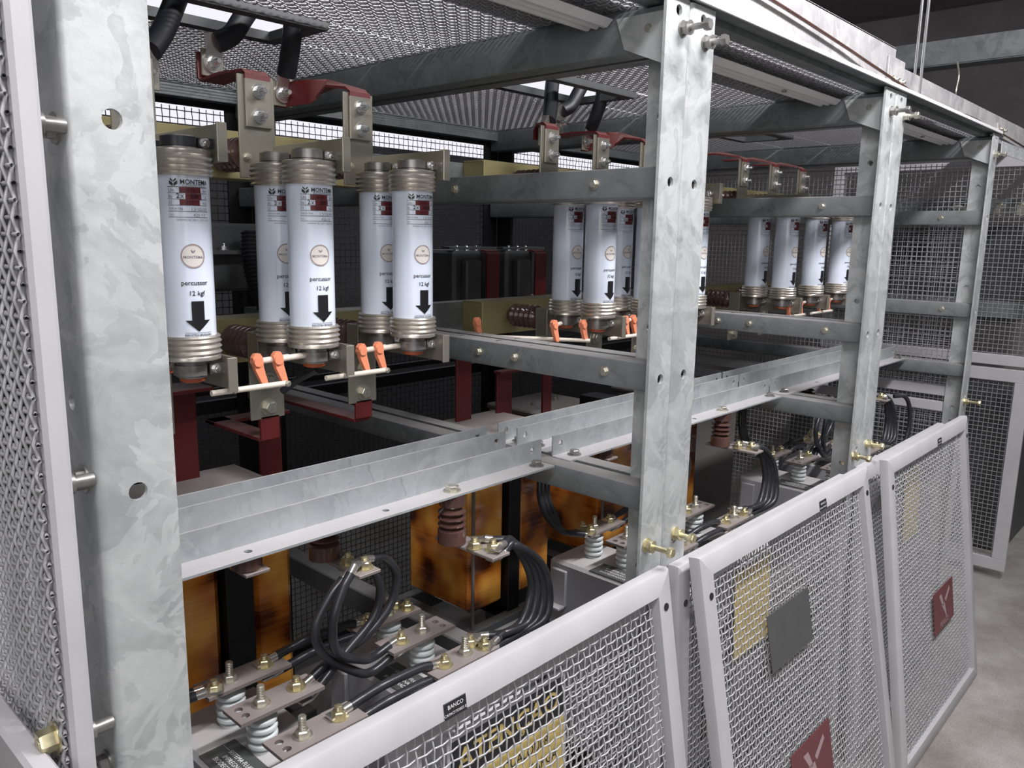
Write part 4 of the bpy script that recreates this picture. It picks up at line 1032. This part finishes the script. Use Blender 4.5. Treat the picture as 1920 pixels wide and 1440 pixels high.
for b in range(3):
    xo = (0, 1.035, 2.085)[b]; bn = ('nearest', 'second', 'farthest')[b]; c1, c2 = CX[2*b], CX[2*b+1]
    xi = .986+xo; zb = -.580
    hang_insulator(xi, .254, f'brown insulator under the front rail in the {bn} bay')
    drop_bar(xi+.022, .145, .30, zb, f'flat bar under the front brown insulator in the {bn} bay', [(xi+.012, .205), (xi+.030, .175)])
    for k in range(4):
        o = k*.012
        pts = [(xi+.055, .170+(k % 2)*.03, zb+.012-(k//2)*.016), (xi+.085, .18-k*.004, zb+.008-o*.2), (xi+.130+o*.6, .182-k*.006, zb-.05), (xi+.150+o*.8, .182-k*.007, zb-.11), (xi+.118+o*1.2, .178-k*.008, zb-.170), (xi+.055+o, .175, ZB+.012-(k//2)*.016), (c2+.075, .172+(k % 2)*.022, ZB+.010-(k//2)*.016)]
        cable(pts, f'{("innermost", "second", "third", "outermost")[k]} curved black cable from the front insulator bar in the {bn} bay')
    xm = .793+xo
    hang_insulator(xm-.02, .36, f'brown insulator under the middle rail in the {bn} bay')
    drop_bar(xm, .252, .40, zb, f'flat bar under the middle brown insulator in the {bn} bay', [(xm-.005, .31), (xm+.005, .275)])
    cable([(xm+.028, .285, zb+.014), (xm+.06, .29, zb+.004), (xm+.088, .292, zb-.035), (xm+.080, .296, zb-.09), (xm+.030, .30, zb-.135), (xm-.05, .303, zb-.158), (c1+.10, .306, zc+.002)], f'outer loop of black cable right of the middle insulator bar in the {bn} bay')
    cable([(xm+.020, .31, zb-.008), (xm+.045, .305, zb-.02), (xm+.058, .300, zb-.06), (xm+.040, .30, zb-.11), (xm-.02, .298, zb-.150), (c1+.10, .292, zc-.014)], f'inner loop of black cable right of the middle insulator bar in the {bn} bay')
    cable([(xm-.028, .270, zb+.008), (xm-.050, .265, zb-.015), (xm-.072, .262, zb-.065), (xm-.060, .268, zb-.125), (xm-.005, .28, zb-.165), (c2-.125, .295, ZB+.004), (c2-.083, .300, zc)], f'near loop of black cable left of the middle insulator bar in the {bn} bay')
    cable([(xm-.03, .29, zb-.008), (xm-.060, .287, zb-.03), (xm-.092, .285, zb-.075), (xm-.075, .285, zb-.130), (xm-.015, .285, zb-.185), (c2-.135, .29, ZB-.020), (c2-.085, .292, ZB-.010)], f'far loop of black cable left of the middle insulator bar in the {bn} bay')
    xr = .655+xo
    hang_insulator(xr, .42, f'brown insulator under the rear rail in the {bn} bay')
    drop_bar(xr+.005, .39, .47, zb, f'flat bar under the rear brown insulator in the {bn} bay', [(xr+.008, .412)])
    if b:
        xq = c1-.10
        for k in range(3):
            o = k*.014
            cable([(xq-.03, .47, -.53), (xq-.06+o, .46, -.57), (xq-.075+o, .45, -.64), (xq-.055+o, .44, -.70), (xq-.01, .425, -.745), (c1-.055, .41+(k-1)*.012, zc-.004)], f'black cable {("one", "two", "three")[k]} dropping behind the lower cross beam to the {capw[2*b]} capacitor', ends=(0, 1))
    else:
        for k in range(2):
            cable([(.36, .44, -.79-.012*k), (.43, .43, -.775-.012*k), (.50, .42, zc-.003-.010*k), (.545, .412-.014*k, zc-.002)], f'{("upper", "lower")[k]} black cable reaching the rear link bar of the nearest capacitor from the left', ends=(0, 1))
        t = drop_bar(.575, .52, .60, -.60, 'bar with a shiny cable lug left of the amber coil', [(.575, .54)])
q = MB(); q.tube([(3.33, .2, -.60), (3.36, .17, -.60), (3.40, .16, -.64), (3.42, .155, -.72), (3.40, .16, -.80)], .0085, 10); tag(build(q, 'jumper_cable', 'cable'), 'black cable loop right of the farther post pair', 'cable')

# =================================================================== OVERHEAD: TRAY, RODS, FAR BEAM, FAR ENCLOSURE
t = thing('cable_tray', 'long bright galvanized cable tray resting along the top of the rack', 'cable tray', (2.5, .1, .43))
q = MB(); q.box(1.0, 2.63, .085, .09, .432, .57, .001); q.box(1.0, 2.63, .09, .30, .432, .436); q.box(1.0, 2.63, .085, .10, .566, .570); q.box(2.61, 4.6, .092, .096, .425, .53, .001); q.box(2.61, 4.6, .096, .30, .425, .43)
build(q, 'tray_side', 'galv_tray', t)
q = MB(); q.box(2.56, 2.70, .078, .085, .46, .54, .002); build(q, 'splice_plate', 'galv_tray', t); q = MB(); q.box(3.93, 4.05, .085, .092, .45, .50, .002); build(q, 'splice_plate', 'galv_tray', t)
for x in (2.60, 2.66, 3.95, 4.01):
    q = MB(); q.bolt((x, .078 if x < 3 else .085, .475), (0, -1, 0), .010, .008, .012); build(q, 'hex_bolt', 'bolt', t)
q = MB(); q.tube([(1.2, .075, .545), (1.8, .074, .522), (2.2, .073, .500), (2.35, .07, .488), (2.65, .068, .468), (2.9, .075, .455), (3.05, .08, .43), (3.4, .08, .47), (4.0, .08, .46), (4.6, .08, .44)], .0042, 8); tag(build(q, 'earth_wire', 'brown'), 'thin brown wire run along the side of the cable tray', 'wire')
for x, y, z0, lab in ((2.80, .06, .44, 'nearer of the two thin steel hanger rods above the tray'), (2.93, .12, .53, 'farther of the two thin steel hanger rods above the tray')):
    t = thing('hanger_rod', lab, 'rod', (x, y, z0)); q = MB(); q.cyl((x, y, z0), (x, y, 3.0), .0045, 10); build(q, 'threaded_rod', 'bolt_s', t)
    q = MB(); q.bolt((x, y, z0), (0, 0, 1), .010, .01, 0); build(q, 'hex_nut', 'bolt', t)
t = thing('overhead_beam', 'weathered galvanized beam crossing behind the tray at the upper right', 'beam', (4.5, 0, .86))
q = MB(); q.box(4.5, 4.505, -2.0, .75, .87, .985, .001); q.box(4.505, 4.60, -2.0, .75, .98, .985); q.box(4.505, 4.62, -2, .75, .865, .87); build(q, 'channel_section', 'galv_in', t)
q = MB(); q.tube([(4.49, .42, .87), (4.47, .40, .80), (4.46, .40, .70), (4.3, .3, .60)], .004, 8); build(q, 'wire_tie', 'bolt', t)
t = thing('slotted_strut', 'slotted galvanized strut reaching right from the last post', 'strut', (3.9, .0, .33))
q = MB(); 
q.plate((3.61, -.01, .345), (1, 0, 0), (0, 0, 1), (0, 1, 0), 1.2, .045, .003, [(x, w_, .006) for x in [.06+.07*i for i in range(15)] for w_ in (.012, .033)]); build(q, 'strut_body', 'galv', t)
# far enclosure seen past the last post
EX = 4.32
grid_panel('enclosure_panel', 'upper mesh door of the neighbouring enclosure at the right edge', -.10, .9, -.56, .40, EX, 'wire_mid', 'paint', pitch=.021, normal='x', fw=.05, r=.0016)
grid_panel('enclosure_panel', 'lower mesh door of the neighbouring enclosure at the right edge', -.09, .9, -1.56, -.575, EX, 'wire_mid', 'paint', pitch=.021, normal='x', fw=.06, r=.0016)
t = thing('equipment_cabinet', 'dark equipment inside the neighbouring mesh enclosure', 'cabinet', (4.9, .5, -H))
q = MB(); q.box(4.7, 5.3, 0, 1.2, -H, -.75, .01); q.box(4.75, 5.3, .1, 1.2, -.4, .1, .01); build(q, 'housing', 'device', t)
q = MB(); q.box(4.6, 4.63, -.05, 1.0, -.36, -.28); q.box(4.6, 4.63, -.05, 1.0, .15, .22); build(q, 'cross_rail', 'galv_in', t)
for i in range(5):
    q = MB(); q.bolt((4.6, .0+.09*i, .14), (0, 0, 1), .03, .05, .02); build(q, 'terminal', 'bolt', t)
mb = MB(); mb.box(5.8, 5.85, .2, 1.5, -.9, -.4); tag(build(mb, 'wall_board', 'wall'), 'pale board low on the wall behind the end mesh', 'board')

# =================================================================== LIGHTS
def area(name, loc, rot, sx, sy, power, color=(1, 1, 1)):
    l = bpy.data.lights.new(name, 'AREA'); l.shape = 'RECTANGLE'; l.size = sx; l.size_y = sy; l.energy = power; l.color = color
    o = bpy.data.objects.new(name, l); col.objects.link(o); o.location = (loc[0], loc[1], loc[2]+H); o.rotation_euler = rot; return o
def aim(o, tgt):
    d = V3((tgt[0], tgt[1], tgt[2]+H)) - o.location; o.rotation_euler = d.to_track_quat('-Z', 'Y').to_euler()
a = area('aisle_lamp_light', (1.9, -1.0, 1.6), (0, 0, 0), 1.3, .14, 85, (1, .98, 1)); aim(a, (1.9, .0, -.6))
a = area('far_lamp_light', (4.0, -1.2, 1.9), (0, 0, 0), 1.3, .14, 40, (1, .98, 1)); aim(a, (3.8, .0, -.6))
a = area('near_lamp_light', (.1, -1.0, 1.5), (0, 0, 0), 1.3, .14, 44, (1, .98, 1)); aim(a, (.5, .3, -.5))
a = area('roof_light', (1.6, .9, 2.7), (0, 0, 0), 3.0, 1.2, 9, (.95, .97, 1))
a = area('window_light', (2.5, 3.3, 1.2), (PI/2, 0, PI), 4.0, 1.0, 6, (.9, .95, 1)); aim(a, (1.8, .6, -.2))
a = area('aisle_fill_light', (-.7, -2.2, .3), (0, 0, 0), 1.6, 1.6, 11, (1, .98, .97)); aim(a, (1.0, .3, -.7))
a = area('side_fill_light', (-1.5, -1.3, .5), (0, 0, 0), 1.3, 1.0, 15, (1, .98, .97)); aim(a, (1.6, .3, -.8))
wd = bpy.data.worlds.new('dim_room'); bpy.context.scene.world = wd; wd.use_nodes = True
wd.node_tree.nodes['Background'].inputs[0].default_value = (.63, .63, .66, 1); wd.node_tree.nodes['Background'].inputs[1].default_value = .17

# =================================================================== CAMERA
cam = bpy.data.cameras.new('camera'); co = bpy.data.objects.new('camera', cam); col.objects.link(co)
pt, yw, rl = math.radians(10.47), math.radians(42.60), math.radians(1.017)
fw = V3((math.cos(yw)*math.cos(pt), math.sin(yw)*math.cos(pt), -math.sin(pt))); rt = V3((math.sin(yw), -math.cos(yw), 0)); up = rt.cross(fw)
r2 = rt*math.cos(rl)+up*math.sin(rl); u2 = -rt*math.sin(rl)+up*math.cos(rl)
mw = Matrix((( r2.x, u2.x, -fw.x, 0), (r2.y, u2.y, -fw.y, -.8), (r2.z, u2.z, -fw.z, H), (0, 0, 0, 1)))
co.matrix_world = mw
cam.sensor_width = 36; cam.lens = 1502.6/1920*36; cam.clip_start = .02
bpy.context.scene.camera = co
sc = bpy.context.scene
sc.view_settings.view_transform = 'Standard'; sc.view_settings.look = 'None'; sc.view_settings.exposure = 0
